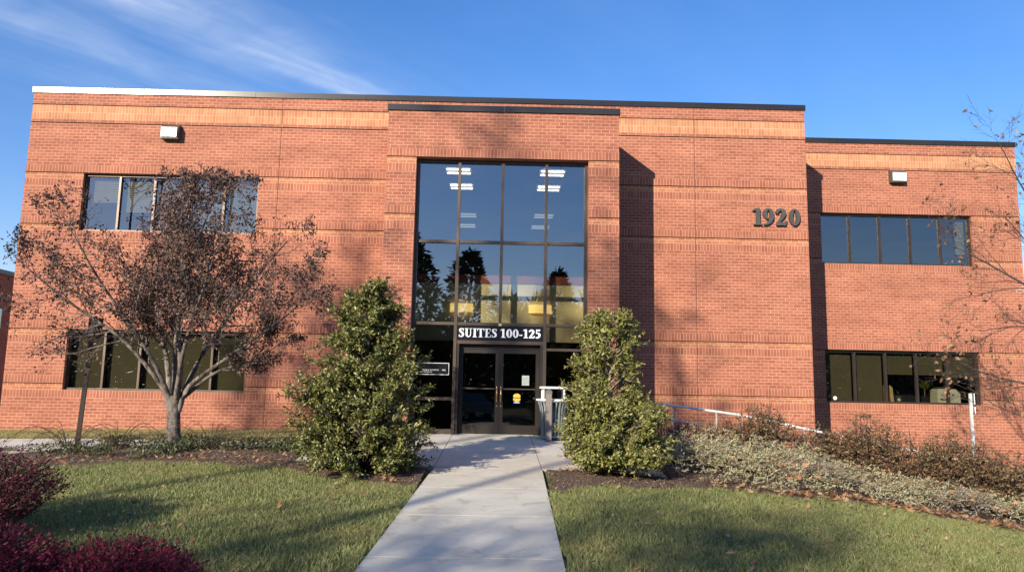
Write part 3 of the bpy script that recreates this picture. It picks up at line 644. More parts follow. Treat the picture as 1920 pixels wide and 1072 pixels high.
for s_ in (-1, 1): mb.face([(s_ * 5.5, .2, 3.9), (s_ * 5.5, 9.5, 3.9), (s_ * 5.5, 9.5, 6.7), (s_ * 5.5, .2, 6.7)], M['roomdark'])
bp(mb.build('interior_wall'))
GL = 'ceiling lights inside the entrance hall'
def ceil_light(x, y, lab, tm='tube'):
    t = thing('ceiling_light', lab, 'ceiling light', (x, y, 6.59), GL)
    mb = MB(); mb.box(-.34, .34, -.34, .34, -.03, .0, M['pale']); mb.build('housing', t)
    for dy in (-.2, .14):
        mb = MB(); mb.tube([(-.30, dy, -.055), (.30, dy, -.055)], .017, 8, M[tm]); mb.build('tube', t)
    return t
c0 = ceil_light(-1.17, -.70, 'lit ceiling light in the left top pane, frontmost of its row')
for x, y, lab in ((-1.17, .80, 'lit ceiling light in the left top pane, second from the front'), (1.26, -.70, 'lit ceiling light in the right top pane, frontmost of its row'), (1.26, .80, 'lit ceiling light in the right top pane, second from the front'),
                  (-1.17, 4.3, 'small distant ceiling light low in the left top pane, nearer one'), (1.32, 4.2, 'small distant ceiling light low in the right top pane, nearer one'), (-1.25, 5.9, 'small distant ceiling light low in the left top pane, farthest'), (1.3, 5.9, 'small distant ceiling light low in the right top pane, farthest')):
    dup(c0, (x, y, 6.59), label=lab) if y < 2 else ceil_light(x, y, lab, 'tubedim')
for x, lab in ((-1.06, 'warm yellow wall lamp glowing behind the left entrance panes'), (1.05, 'pale warm wall lamp seen through the right entrance panes')):
    t = thing('wall_lamp', lab, 'wall lamp', (x, BY, 3.12), 'warm lamps on the lobby bulkhead')
    mb = MB(); n = 12
    P = [(.31 * math.cos(math.pi + math.pi * k / n), .16 * math.sin(math.pi + math.pi * k / n) - .01) for k in range(n + 1)]
    for (xa, ya), (xb, yb) in zip(P, P[1:]): mb.face([(xa, ya, -.11), (xb, yb, -.11), (xb, yb, .12), (xa, ya, .12)], M['shade'])
    mb.build('lamp_shade', t, True)
    mb = MB(); mb.box(-.08, .08, -.012, -.001, -.08, .08, M['brass']); mb.build('backplate', t)

# ------------------------------------------------------------------ lettering
def crom(P, n=5):
    P = np.array(P, float); Q = np.vstack([2 * P[0] - P[1], P, 2 * P[-1] - P[-2]]); o = []
    for i in range(1, len(Q) - 2):
        for t in np.linspace(0, 1, n, endpoint=False):
            p0, p1, p2, p3 = Q[i - 1], Q[i], Q[i + 1], Q[i + 2]
            o.append(.5 * (2 * p1 + (p2 - p0) * t + (2 * p0 - 5 * p1 + 4 * p2 - p3) * t * t + (3 * p1 - p0 - 3 * p2 + p3) * t ** 3))
    o.append(Q[-2]); return np.array(o)
def el(cx, cy, rx, ry, n=30): return [(cx + rx * math.cos(2 * math.pi * k / n), cy + ry * math.sin(2 * math.pi * k / n)) for k in range(n)]
def rect(a, b, c, d): return ('p', [(a, c), (b, c), (b, d), (a, d)])
GLY = {
 '0': (.60, [('o', el(.30, .5, .30, .5), el(.30, .5, .085, .40))]),
 '1': (.54, [rect(.18, .39, .04, 1.0), ('p', [(.03, 0), (.54, 0), (.50, .055), (.39, .09), (.18, .09), (.07, .055)]), ('p', [(.18, 1.0), (.0, .88), (.02, .80), (.18, .86)])]),
 '2': (.60, [('r', [(.055, .70, .12), (.10, .83, .16), (.24, .93, .14), (.40, .86, .20), (.44, .71, .22), (.37, .52, .19), (.22, .30, .13), (.07, .10, .12)]), ('p', [(.02, 0), (.53, 0), (.60, .29), (.53, .27), (.48, .18), (.05, .18)])]),
 '9': (.58, [('o', el(.29, .67, .29, .33), el(.29, .67, .075, .23)), ('r', [(.47, .66, .20), (.47, .46, .22), (.38, .24, .19), (.24, .09, .13), (.05, .04, .09)])]),
 '5': (.54, [('p', [(.12, 1), (.50, 1), (.46, .84), (.10, .84)]), ('p', [(.10, 1), (.16, 1), (.13, .52), (.07, .50)]), ('r', [(.08, .54, .07), (.22, .60, .12), (.38, .50, .20), (.42, .31, .22), (.34, .13, .18), (.20, .05, .12), (.05, .10, .14)])]),
 'S': (.56, [('r', [(.50, .70, .03), (.44, .88, .07), (.30, .955, .09), (.16, .89, .15), (.13, .76, .19), (.23, .61, .21), (.38, .46, .22), (.45, .27, .20), (.38, .11, .15), (.24, .05, .09), (.11, .13, .07), (.05, .30, .03)]), rect(.47, .52, .80, 1.0), rect(.035, .085, 0, .2)]),
 'U': (.76, [rect(.10, .29, .28, .96), rect(0, .38, .945, 1), rect(.56, .635, .28, .96), rect(.46, .74, .945, 1), ('r', [(.195, .32, .19), (.23, .15, .17), (.37, .055, .11), (.52, .11, .09), (.597, .30, .075)])]),
 'I': (.42, [rect(.11, .31, .03, .97), rect(0, .42, .945, 1), rect(0, .42, 0, .055)]),
 'T': (.70, [rect(.25, .45, .03, .97), rect(.13, .57, 0, .055), rect(0, .70, .93, 1), ('p', [(0, .95), (.10, .95), (.05, .80), (.025, .70), (0, .70)]), ('p', [(.70, .95), (.60, .95), (.65, .80), (.675, .70), (.70, .70)])]),
 'E': (.64, [rect(.10, .30, .03, .97), rect(0, .58, .94, 1), rect(0, .60, 0, .06), rect(.29, .44, .475, .535), ('p', [(.58, .96), (.48, .96), (.54, .82), (.555, .70), (.58, .70)]), ('p', [(.60, .04), (.48, .04), (.57, .16), (.60, .30), (.64, .30)]), ('p', [(.46, .36), (.46, .65), (.43, .60), (.40, .53), (.40, .48), (.43, .41)])]),
 '-': (.36, [rect(.02, .33, .25, .38)])}
def glyph(mb, ch, x, z, sx, sz, y0, y1, m):
    k = 0
    for it in GLY[ch][1]:
        d = 0.0008 * k; k += 1; ya, yb = y0 - d, y1 + 0.0004 * k
        if it[0] == 'p': mb.prism([(x + px * sx, z + pz * sz) for px, pz in it[1]], ya, yb, m)
        elif it[0] == 'r':
            C = crom(it[1]); T = np.gradient(C[:, :2], axis=0); T /= np.linalg.norm(T, axis=1)[:, None]; Nn = np.stack([-T[:, 1], T[:, 0]], 1)
            Lp = C[:, :2] + Nn * C[:, 2:3] / 2; Rp = C[:, :2] - Nn * C[:, 2:3] / 2
            for i in range(len(C) - 1):
                mb.prism([(x + p[0] * sx, z + p[1] * sz) for p in (Rp[i], Rp[i + 1], Lp[i + 1], Lp[i])], ya, yb, m)
        else:
            O, I = it[1], it[2]; n = len(O)
            for i in range(n):
                j = (i + 1) % n; mb.prism([(x + p[0] * sx, z + p[1] * sz) for p in (O[i], O[j], I[j], I[i])], ya, yb, m)
# house number on the right wall
num = thing('house_number', 'large raised dark bronze numerals 1920 on the brick wall', 'house number', (6.68, 0, 5.45))
xs0 = (0.0, 0.275, 0.62, 0.975)
for ch, xx in zip('1920', xs0):
    mb = MB(); glyph(mb, ch, xx, 0, .50, .465, -.085, -.025, M['bronzeletter']); mb.build('numeral', num)
# suite sign over the doors
sign = thing('suite_sign', 'black transom sign with white serif letters SUITES 100-125', 'sign', (0, GY - .06, 2.115))
mb = MB(); mb.box(mull[0] + .037, mull[2] - .037, 0.0, .06, .002, .352, M['black']); mb.build('panel', sign)
txt = 'SUITES 100-125'; sp = .045; wd = sum((GLY[c][0] if c != ' ' else .26) + sp for c in txt) - sp
sx = 1.93 / wd; x = -0.985; mb = MB()
for c in txt:
    if c != ' ': glyph(mb, c, x, .077, sx, .205, -.012, -.002, M['white'])
    x += ((GLY[c][0] if c != ' ' else .26) + sp) * sx
mb.build('lettering', sign)
# small directory sign on the left sidelight
dsg = thing('directory_sign', 'small black sign outlined in white on the left sidelight', 'sign', (-1.55, GY - .012, 1.30))
mb = MB(); mb.box(-.43, .36, -.004, .004, 0, .275, M['black']); mb.build('panel', dsg)
mb = MB(); b_ = .009
mb.box(-.43, .36, -.009, -.005, .275 - b_, .275, M['white']); mb.box(-.43, .36, -.009, -.005, 0, b_, M['white']); mb.box(-.43, -.43 + b_, -.009, -.005, b_, .275 - b_, M['white']); mb.box(.36 - b_, .36, -.009, -.005, b_, .275 - b_, M['white']); mb.build('border', dsg)
def small_text(body, size, loc, parent, name):
    cu_ = bpy.data.curves.new(name, 'FONT'); cu_.body = body; cu_.size = size; cu_.extrude = 0.001; cu_.align_x = 'LEFT'
    tmp = bpy.data.objects.new('tmp_text', cu_); COL.objects.link(tmp); bpy.context.view_layer.update()
    me = bpy.data.meshes.new_from_object(tmp.evaluated_get(bpy.context.evaluated_depsgraph_get())); bpy.data.objects.remove(tmp)
    me.materials.clear(); me.materials.append(M['white'])
    o = link(name, me, parent, loc); o.rotation_euler = (R_(90), 0, 0); return o
small_text('PAUL R. RUMMERS', .046, (-.26, -.010, .095), dsg, 'lettering'); small_text('M.D.', .046, (.20, -.010, .095), dsg, 'lettering')
small_text('ENTRANCE', .036, (-.22, -.010, .05), dsg, 'lettering')

# wall pack lights
def wall_pack(x, y, z, lab):
    t = thing('wall_light', lab, 'wall light', (x, y, z), 'floodlights high on the facade')
    mb = MB(); W, H = .23, .20; D = .20
    # wedge shaped housing with sloping hood
    pr = [(0, -H), (0, H), (-.07, H), (-D, H - .10), (-D + .02, -H), ]
    for sgn in (-1, 1):
        P = [(sgn * W, yy, zz) for yy, zz in pr]; mb.face(P if sgn > 0 else P[::-1], M['housing'])
    for i in range(len(pr)):
        a_, b2 = pr[i], pr[(i + 1) % len(pr)]; mb.face([(-W, a_[0], a_[1]), (-W, b2[0], b2[1]), (W, b2[0], b2[1]), (W, a_[0], a_[1])], M['housing'])
    mb.build('housing', t, bevel=.008)
    mb = MB(); mb.box(-W + .025, W - .02, -D - .022, -D - .004, -H + .035, H - .11, M['lens']); mb.build('lens', t, bevel=.01)
wall_pack(-8.93, -.002, 7.63, 'grey wall light above the left upper window, white lens'); wall_pack(12.05, WY - .002, 7.64, 'grey wall light on the right wing above its upper window')

# office clutter behind the lower right window
ly = WY + 0.75; lz = zD - .12
mb = MB(); mb.box(11.2, 14.6, WY + .45, WY + 1.3, lz - .06, lz, M['roomdark']); mb.box(11.3, 11.36, WY + .5, WY + .56, -.06, lz - .06, M['alu']); mb.box(14.4, 14.46, WY + .5, WY + .56, -.06, lz - .06, M['alu'])
tag(mb.build('desk'), 'office desk top just behind the lower right window', 'desk')
mb = MB(); mb.box(10.9, 14.6, WY + 1.6, WY + 1.68, -.05, 1.62, M['navy']); tag(mb.build('partition'), 'dark navy office partition behind the lower right window', 'partition')
mb = MB(); mb.prism([(11.62, lz + .002), (12.05, lz + .002), (12.02, lz + .42), (11.95, lz + .50), (11.62, lz + .50)], ly, ly + .3, M['card']); mb.prism([(11.55, lz + .002), (11.86, lz + .002), (11.80, lz + .22), (11.70, lz + .30), (11.55, lz + .32)], ly - .2, ly - .05, M['cardbrown'])
tag(mb.build('cardboard_box'), 'tan cardboard box with a brown flap behind lower right window', 'box')
mb = MB(); mb.box(12.12, 12.28, ly, ly + .12, lz + .002, lz + .19, M['housing']); mb.tube([(12.20, ly - .001, lz + .07), (12.20, ly - .012, lz + .07)], .04, 12, M['pale']); tag(mb.build('speaker', bevel=.005), 'small grey speaker beside the cardboard box in the window', 'speaker')
t = thing('printer', 'cream desktop printer at the right end of lower window', 'printer', (13.62, ly - .1, lz + .002))
mb = MB(); mb.prism([(-.28, 0), (.42, 0), (.42, .30), (.28, .42), (-.22, .42), (-.28, .36)], 0, .4, M['pale']); mb.build('body', t, bevel=.01)
mb = MB(); mb.prism([(-.24, .428), (.1, .43), (.26, .50), (-.2, .47)], .05, .35, M['housing']); mb.build('lid', t)
mb = MB(); mb.box(-.2, -.02, -.012, -.002, .08, .13, M['housing']); mb.build('paper_slot', t)
for u in (.05, .16): mb = MB(); mb.box(u, u + .07, -.012, -.002, .22, .26, M['housing']); mb.build('button', t)
t = thing('potted_plant', 'spiky yellow green potted plant behind the lower right window', 'plant', (13.0, ly, lz + .002))
mb = MB(); mb.tube([(0, 0, 0), (0, 0, .2)], [.07, .10], 12, M['navy']); mb.build('pot', t)
rng = np.random.default_rng(3); n = 46; th = rng.uniform(0, 2 * math.pi, n); A = np.stack([np.cos(th) * .5, np.sin(th) * .5, rng.uniform(.2, 1, n)], 1)
o = link('foliage', leaf_mesh('foliage', np.array([[0, 0, .42]]) + rng.normal(0, .03, (n, 3)), A, np.array([[0, 0, 1.]]) + rng.normal(0, .2, (n, 3)), rng.uniform(.22, .36, n), rng.uniform(.02, .035, n), M['hollyb']), t)
mb = MB(); mb.tube([(0, 0, .2), (.01, 0, .45)], .012, 5, M['palebark']); mb.build('stem', t)
mb = MB(); mb.tube([(9.97, WY + .152, .90), (9.97, WY + .146, .90)], .055, 16, M['white']); tag(mb.build('window_sticker'), 'round white sticker low in the leftmost pane of wing window', 'sticker')

# ------------------------------------------------------------------ neighbouring building
nb = thing('neighbour_building', 'shaded dark brick building at the far left edge', 'building', (-20, 20, -.4))
mb = MB(); mb.box(-20, 0, -14.5, 20, 0, 5.55, M['red']); mb.build('wall', nb)
mb = MB(); mb.box(-20.05, .05, -14.55, 20.05, 5.551, 5.72, M['coping']); mb.build('coping', nb)
for k in range(4):
    y0 = -13.8 + 6.5 * k
    mb = MB(); mb.box(.002, .06, y0, y0 + 4.4, 3.0, 4.25, M['aludark']); wo = mb.build('window', nb)
    mb = MB()
    for j in range(4): mb.face([(.065, y0 + .08 + 1.08 * j, 3.08), (.065, y0 + 1.1 + 1.08 * j, 3.08), (.065, y0 + 1.1 + 1.08 * j, 4.17), (.065, y0 + .08 + 1.08 * j, 4.17)], M['glass'])
    mb.build('pane', wo)
#@@PART2
# ------------------------------------------------------------------ street furniture
t = thing('sign_post', 'dark brown sign post standing beside the left walk', 'sign post', (-7.70, -5.45, gz(-7.7, -5.45)))
mb = MB(); mb.box(-.035, .035, -.035, .035, -.1, 2.42, M['brownpost']); mb.build('post', t, bevel=.004)
mb = MB(); mb.box(-.13, .13, -.012, .0, 2.02, 2.40, M['signback']); o = mb.build('sign_panel', t); o.rotation_euler = (0, 0, R_(38)); o.location = (.02, .052, 0)
t.rotation_euler = (0, R_(2.2), R_(14))
t = thing('thin_sign_post', 'grey metal post with a white sign beyond the ramp', 'sign post', (10.75, -2.45, -1.2))
mb = MB(); mb.box(-.03, .03, -.02, .02, -.1, 2.30, M['galv']); mb.build('post', t, bevel=.004)
mb = MB(); mb.box(-.16, .16, -.035, -.022, 1.85, 2.30, M['white']); o = mb.build('sign_panel', t); o.rotation_euler = (0, 0, R_(62)); o.location = (.045, .0, 0)
t = thing('bollard', 'taupe square post with a pyramid cap before the bin', 'bollard', (1.09, -2.86, gz(1.09, -2.86)))
mb = MB(); mb.box(-.066, .066, -.066, .066, -.1, 1.03, M['taupe']); mb.build('post', t, bevel=.006)
mb = MB(); q = .075
mb.box(-q, q, -q, q, 1.031, 1.075, M['taupecap'])
for a, b in (((-q, -q), (q, -q)), ((q, -q), (q, q)), ((q, q), (-q, q)), ((-q, q), (-q, -q))): mb.face([(a[0], a[1], 1.0755), (b[0], b[1], 1.0755), (0, 0, 1.145)], M['taupecap'])
mb.build('cap', t)
t = thing('litter_bin', 'grey slatted steel litter bin with pale rim and hood', 'litter bin', (1.22, -2.42, gz(1.22, -2.42) + .012))
for k in range(22):
    a = 2 * math.pi * k / 22; ca, sa = math.cos(a), math.sin(a); mb = MB()
    prof = [(.27, .03), (.275, .3), (.285, .55), (.31, .70), (.355, .82)]
    for (r0, z0), (r1, z1) in zip(prof, prof[1:]):
        w_ = .022
        P = [(r0 * ca + w_ * sa, r0 * sa - w_ * ca, z0), (r0 * ca - w_ * sa, r0 * sa + w_ * ca, z0), (r1 * ca - w_ * sa, r1 * sa + w_ * ca, z1), (r1 * ca + w_ * sa, r1 * sa - w_ * ca, z1)]
        Q = [((x * (1 - .012 / math.hypot(x, y))), y * (1 - .012 / math.hypot(x, y)), z) for x, y, z in P]
        mb.face(P[::-1], M['binsteel']); mb.face(Q, M['binsteel']); mb.face([P[0], P[3], Q[3], Q[0]], M['binsteel']); mb.face([P[2], P[1], Q[1], Q[2]], M['binsteel'])
    mb.build('slat', t)
def ring(mb, r, z, rr, m, n=28): mb.tube([(r * math.cos(2 * math.pi * k / n), r * math.sin(2 * math.pi * k / n), z) for k in range(n + 1)], rr, 8, m, False)
mb = MB(); ring(mb, .365, .845, .026, M['binrim']); mb.build('rim', t, True)
mb = MB(); ring(mb, .272, .05, .016, M['binsteel']); mb.build('base_ring', t, True)
mb = MB(); mb.tube([(0, 0, .04), (0, 0, .80)], [.24, .255], 20, M['black']); mb.build('liner', t, True)
mb = MB(); mb.box(-.30, .30, -.30, .30, 1.10, 1.145, M['binrim']); mb.build('hood', t, bevel=.01)
for sx_ in (-1, 1):
    for sy_ in (-1, 1):
        mb = MB(); mb.box(sx_ * .235 - .02, sx_ * .235 + .02, sy_ * .235 - .02, sy_ * .235 + .02, .86, 1.099, M['binrim']); mb.build('support', t)

t = thing('handrail', 'pale galvanised two bar handrail sloping down beside the ramp', 'handrail', (3.26, -4.2, -.14))
rp = [(3.26, .76), (3.84, .70), (4.82, .58), (5.42, .48), (6.40, .28), (7.2, .14), (8.55, -.10), (9.3, -.25)]
loc = lambda x, z: (x - 3.26, 0, z + .14)
mb = MB(); mb.tube([loc(3.30, .47), loc(3.22, .52), loc(3.185, .61), loc(3.21, .71)] + [loc(x, z) for x, z in rp], .026, 10, M['galv']); mb.build('top_rail', t, True)
mb = MB(); mb.tube([loc(3.31, .47)] + [loc(x, z - .31) for x, z in rp[1:]], .024, 10, M['galv']); mb.build('lower_rail', t, True)
for x in (3.56, 4.42, 4.9, 6.2, 7.5, 8.8):
    z = float(np.interp(x, [p[0] for p in rp], [p[1] for p in rp])); mb = MB(); mb.tube([loc(x, z - .02), loc(x, float(rz(x)) - .1)], .024, 10, M['galv']); mb.build('post', t, True)

# ------------------------------------------------------------------ branching plants
class Plant:
    def __init__(s, seed): s.rng = np.random.default_rng(seed); s.br = []; s.tips = []
    def limb(s, pts, r0, r1, n=5):
        C = crom(np.array(pts, float), 4) if len(pts) > 2 else np.array(pts, float)
        # crom works on any width
        r = np.linspace(r0, r1, len(C)) if not isinstance(r1, (list, tuple)) else np.interp(np.linspace(0, 1, len(C)), np.linspace(0, 1, len(r1)), r1)
        s.br.append((C, r, n)); return C, r
    def shoot(s, p, d, ln, r0, lvl, P):
        rng = s.rng; k = P['segs'][lvl]; pts = [p]; d = d / np.linalg.norm(d); st = ln / k
        for i in range(k):
            d = d + rng.normal(0, P['wob'], 3); d[2] += P['up'][lvl]; d /= np.linalg.norm(d)
            q = pts[-1] + d * st
            if 'env' in P and not P['env'](q): break
            pts.append(q)
        if len(pts) < 2: s.tips.append((p, d, lvl)); return
        pts = np.array(pts); rr = np.linspace(r0, r0 * P['tap'], len(pts))
        s.br.append((pts, rr, 5 if lvl == 0 else 4 if lvl == 1 else 3))
        s.children(pts, rr, ln, lvl, P)
    def children(s, pts, rr, ln, lvl, P, t0=None):
        rng = s.rng
        if lvl + 1 >= P['lv']:
            for i in range(1, len(pts)): s.tips.append((pts[i], pts[i] - pts[i - 1], lvl))
            return
        nch = P['n'][lvl]; seg = len(pts) - 1
        for j in range(nch):
            t = (P['t0'][lvl] if t0 is None else t0) + (1 - (P['t0'][lvl] if t0 is None else t0)) * (j + rng.random() * .9) / nch
            f = min(t * seg, seg - 1e-3); i = int(f); q = pts[i] + (pts[i + 1] - pts[i]) * (f - i); d = pts[i + 1] - pts[i]; d = d / np.linalg.norm(d)
            rnd = rng.normal(0, 1, 3); side = rnd - d * rnd.dot(d); side /= np.linalg.norm(side)
            an = R_(rng.uniform(*P['ang'][lvl])); nd = d * math.cos(an) + side * math.sin(an)
            s.shoot(q, nd, ln * P['ratio'][lvl] * rng.uniform(.7, 1.25) * (1 - .45 * t), max(rr[i] * P['rr'][lvl], P['rmin']), lvl + 1, P)
        s.tips.append((pts[-1], pts[-1] - pts[-2], lvl))
    def mesh(s, name, m):
        V = []; F = []; base = 0
        for pts, rr, n in s.br:
            T = np.gradient(pts, axis=0); T = unit(T); ref = np.where(np.abs(T[:, 2:3]) > .9, np.array([[1., 0, 0]]), np.array([[0, 0, 1.]]))
            a = unit(np.cross(T, ref)); b = np.cross(T, a); ang = np.arange(n) * 2 * math.pi / n
            ringv = pts[:, None] + rr[:, None, None] * (a[:, None] * np.cos(ang)[None, :, None] + b[:, None] * np.sin(ang)[None, :, None])
            V.append(ringv.reshape(-1, 3)); i = np.arange(len(pts) - 1)[:, None] * n; k = np.arange(n)[None]
            F.append(np.stack([base + i + k, base + i + (k + 1) % n, base + i + n + (k + 1) % n, base + i + n + k], -1).reshape(-1, 4)); base += len(pts) * n
        return fast_mesh(name, np.concatenate(V), np.concatenate(F), m, True)
    def tiparr(s, minlv=0):
        T = [(p, d) for p, d, l in s.tips if l >= minlv]; return np.array([a for a, _ in T]), unit(np.array([b for _, b in T]))

# --- the vase-shaped tree with dried leaves, left of the entrance
TX, TY = -6.0, -5.7; TSH = .12; TZ = gz(TX, TY)
tree = thing('small_tree', 'multi stemmed vase shaped tree with dried dark brown leaves', 'tree', (TX + TSH, TY, TZ))
pl = Plant(11)
def E(x, z, dy=0): return (x - TX, dy, z - TZ)
pl.limb([E(-5.98, TZ - .15), E(-5.98, .05), E(-6.0, .4), E(-6.02, .78)], 0, (.165, .125, .115, .12), 14)
stems = [
 ([E(-6.10, .55), E(-6.24, .95, -.05), E(-6.91, 1.76, -.25), E(-7.85, 2.42, -.45), E(-8.85, 3.2, -.5)], .056, .007),
 ([E(-6.06, .55), E(-6.22, 1.27, .1), E(-6.47, 1.85, .3), E(-7.03, 2.66, .55), E(-7.75, 3.60, .8)], .062, .009),
 ([E(-6.02, .6), E(-6.05, 1.30, .0), E(-6.07, 1.85, .0), E(-5.99, 2.70, .1), E(-6.13, 4.02, .15), E(-5.90, 4.95, .2)], .050, .007),
 ([E(-5.98, .6), E(-5.88, 1.28, -.15), E(-5.90, 2.2, -.35), E(-5.55, 3.5, -.6), E(-5.22, 4.5, -.7)], .062, .008),
 ([E(-5.95, .55), E(-5.72, 1.38, .2), E(-5.45, 2.0, .4), E(-4.95, 3.0, .7), E(-4.40, 3.85, .9)], .058, .008),
 ([E(-5.92, .5), E(-5.72, .95, -.1), E(-5.05, 1.42, -.35), E(-4.48, 1.81, -.5), E(-3.85, 2.25, -.65), E(-3.3, 2.85, -.7)], .050, .006),
 ([E(-6.0, .6), E(-6.2, 1.5, .35), E(-6.6, 2.6, .9), E(-6.95, 3.9, 1.3)], .050, .007),
 ([E(-6.0, .6), E(-5.7, 1.6, -.5), E(-5.2, 2.6, -1.1), E(-4.8, 3.5, -1.5)], .046, .007),
 ([E(-6.02, .6), E(-6.3, 1.5, -.5), E(-6.95, 2.7, -1.1), E(-7.45, 3.7, -1.45)], .046, .007),
 ([E(-5.85, .75), E(-5.35, 1.2, .1), E(-4.75, 1.45, .3), E(-4.2, 1.85, .5)], .040, .006)]
def env(q):
    x, y, z = q
    top = 5.12 - .10 * abs(x - .0) ** 2.0
    if z > top or z < 1.35 + .16 * max(0, 1.4 - abs(x)): return False
    return ((x + .02) / 2.95) ** 2 + (y / 2.4) ** 2 + ((z - 3.0) / 2.75) ** 2 < 1.05
PT = dict(lv=4, segs=[6, 5, 4, 3], wob=.13, up=[.10, .09, .05, .02], tap=.4, n=[13, 8, 5, 0], t0=[.3, .15, .1, 0], ang=[(25, 58), (25, 62), (30, 65), (0, 0)], ratio=[.42, .52, .6, .5], rr=[.42, .5, .55, .6], rmin=.0028, env=env)
for pts, r0, r1 in stems:
    C, r = pl.limb(pts, r0, r1, 8)
    ln = float(np.sum(np.linalg.norm(np.diff(C, axis=0), axis=1)))
    pl.children(C, r, ln, 0, PT, .34)
o = link('trunk', pl.mesh('trunk', M['bark']), tree)
P, D = pl.tiparr(2); rng = np.random.default_rng(4)
rep = 3; P = np.repeat(P, rep, 0); D = np.repeat(D, rep, 0); n = len(P)
hole = np.sin(P[:, 0] * 2.3 + 1) + np.sin(P[:, 2] * 2.9) + np.sin(P[:, 1] * 3.1 + 2) + rng.normal(0, .8, n)
k = (hole > -1.1) & (rng.random(n) < np.clip(1.25 - .30 * np.abs(P[:, 0] - .35), .20, 1.0) - .2 * (P[:, 2] < 1.9)); P = P[k]; D = D[k]; n = len(P)
A = D * .4 + rng.normal(0, .6, (n, 3)); A[:, 2] -= .55
link('crown', leaf_mesh('crown', P + rng.normal(0, .03, (n, 3)), A, rng.normal(0, 1, (n, 3)), rng.uniform(.04, .08, n), rng.uniform(.022, .045, n), M['dryleaf'], .35), tree)
NLEAF = n

# --- two hollies beside the walk
def shrub(name, label, x, y, seed, wfun, H, nsh, leafm, thin, lsize, group=None, cat='shrub', twigm='twig', hole=None, nleaf=1.0, hmin=.03):
    z = gz(x, y); t = thing(name, label, cat, (x, y, z), group)
    p = Plant(seed); rng = np.random.default_rng(seed + 50)
    p.limb([(0, 0, -.1), (.02, 0, H * .3), (-.02, .03, H * .65), (.0, 0, H * .97)], .055, .008, 7)
    PTS = []; DIR = []
    for i in range(nsh):
        h = H * (hmin + .95 * rng.random() ** 1.15); a = rng.uniform(0, 2 * math.pi)
        wd = wfun(h / H, a) * rng.uniform(.55, 1.22)
        if hole and hole(h / H, a, rng): continue
        e = np.array([math.cos(a) * wd, math.sin(a) * wd, h]); b = np.array([0, 0, max(.05, h - wd * rng.uniform(.35, .9))])
        m_ = b * .45 + e * .55 + np.array([0, 0, .10 * wd]) + rng.normal(0, .05, 3)
        C, r = p.limb([b, m_, e], .016, .004, 4)
        for t_ in np.linspace(.45, 1, 7):
            q = C[int(t_ * (len(C) - 1))]; d = (C[-1] - C[0]) / np.linalg.norm(C[-1] - C[0])
            for s_ in range(3 if t_ > .6 else 1):
                sd = d + rng.normal(0, .65, 3); sd[2] += .15; sd /= np.linalg.norm(sd); L_ = rng.uniform(.10, .22)
                if rng.random() < thin: 
                    p.br.append((np.array([q, q + sd * L_ * .8]), np.array([.004, .002]), 3)); continue
                for u in np.linspace(.15, 1, 6): PTS.append(q + sd * L_ * u); DIR.append(sd)
                p.br.append((np.array([q, q + sd * L_]), np.array([.004, .002]), 3))
    P = np.array(PTS); D = np.array(DIR); rp_ = max(1, int(round(2 * nleaf))); P = np.repeat(P, rp_, 0); D = np.repeat(D, rp_, 0); n = len(P)
    A = D * .7 + rng.normal(0, .6, (n, 3)); Nn = rng.normal(0, .55, (n, 3)); Nn[:, 2] += .8; Nn[:, :2] += unit(P * np.array([1, 1, 0]) + 1e-6)[:, :2] * .5
    link('stem', p.mesh('stem', M[twigm]), t)
    link('foliage', leaf_mesh('foliage', P + rng.normal(0, .012, (n, 3)), A, Nn, rng.uniform(*lsize, n), rng.uniform(*lsize, n) * .5, M[leafm], .12), t)
    return t, n
def w_left(h, a):
    base = np.interp(h, [0, .08, .2, .38, .55, .75, .88, 1], [.66, .85, .90, .86, .76, .56, .34, .12]); return base * (1 + .17 * math.sin(3 * a + 9 * h) + .08 * math.sin(5 * a - 14 * h))
n_h = 0
_, n = shrub('holly_bush', 'tall dense conical evergreen holly left of the entrance walk', -2.10, -7.55, 21, w_left, 3.0, 480, 'holly', .16, (.042, .075), 'evergreen hollies flanking the entrance', hole=lambda h, a, r: (.55 < h < .72 and math.cos(a + 1.9) > .45 and r.random() < .75) or (h > .74 and r.random() < .42) or (math.sin(4 * a + 11 * h) > .55 and r.random() < .6)); n_h += n
def w_right(h, a):
    base = np.interp(h, [0, .1, .25, .42, .5, .7, .9, 1], [.46, .66, .76, .62, .50, .45, .40, .28]); return base * (1 + .16 * math.cos(a) * (h < .45) + .13 * math.sin(3 * a + 7 * h + 1) + .10 * math.sin(5 * a - 12 * h))
def hole_r(h, a, r):
    c = math.cos(a)   # right side of the upper half is thin, with a bare window in the middle
    if h > .5 and (r.random() < .36 or (c > .1 and r.random() < .30)): return True
    if .34 < h < .60 and -.1 < c < .75 and r.random() < .7: return True
    if .62 < h < .82 and c > -.2 and r.random() < .45: return True
    return False
_, n = shrub('holly_bush', 'sparse yellow green holly with bare twigs right of the walk', 1.78, -7.25, 37, w_right, 2.52, 430, 'hollyb', .34, (.045, .08), 'evergreen hollies flanking the entrance', hole=hole_r, twigm='palebark', hmin=.07); n_h += n

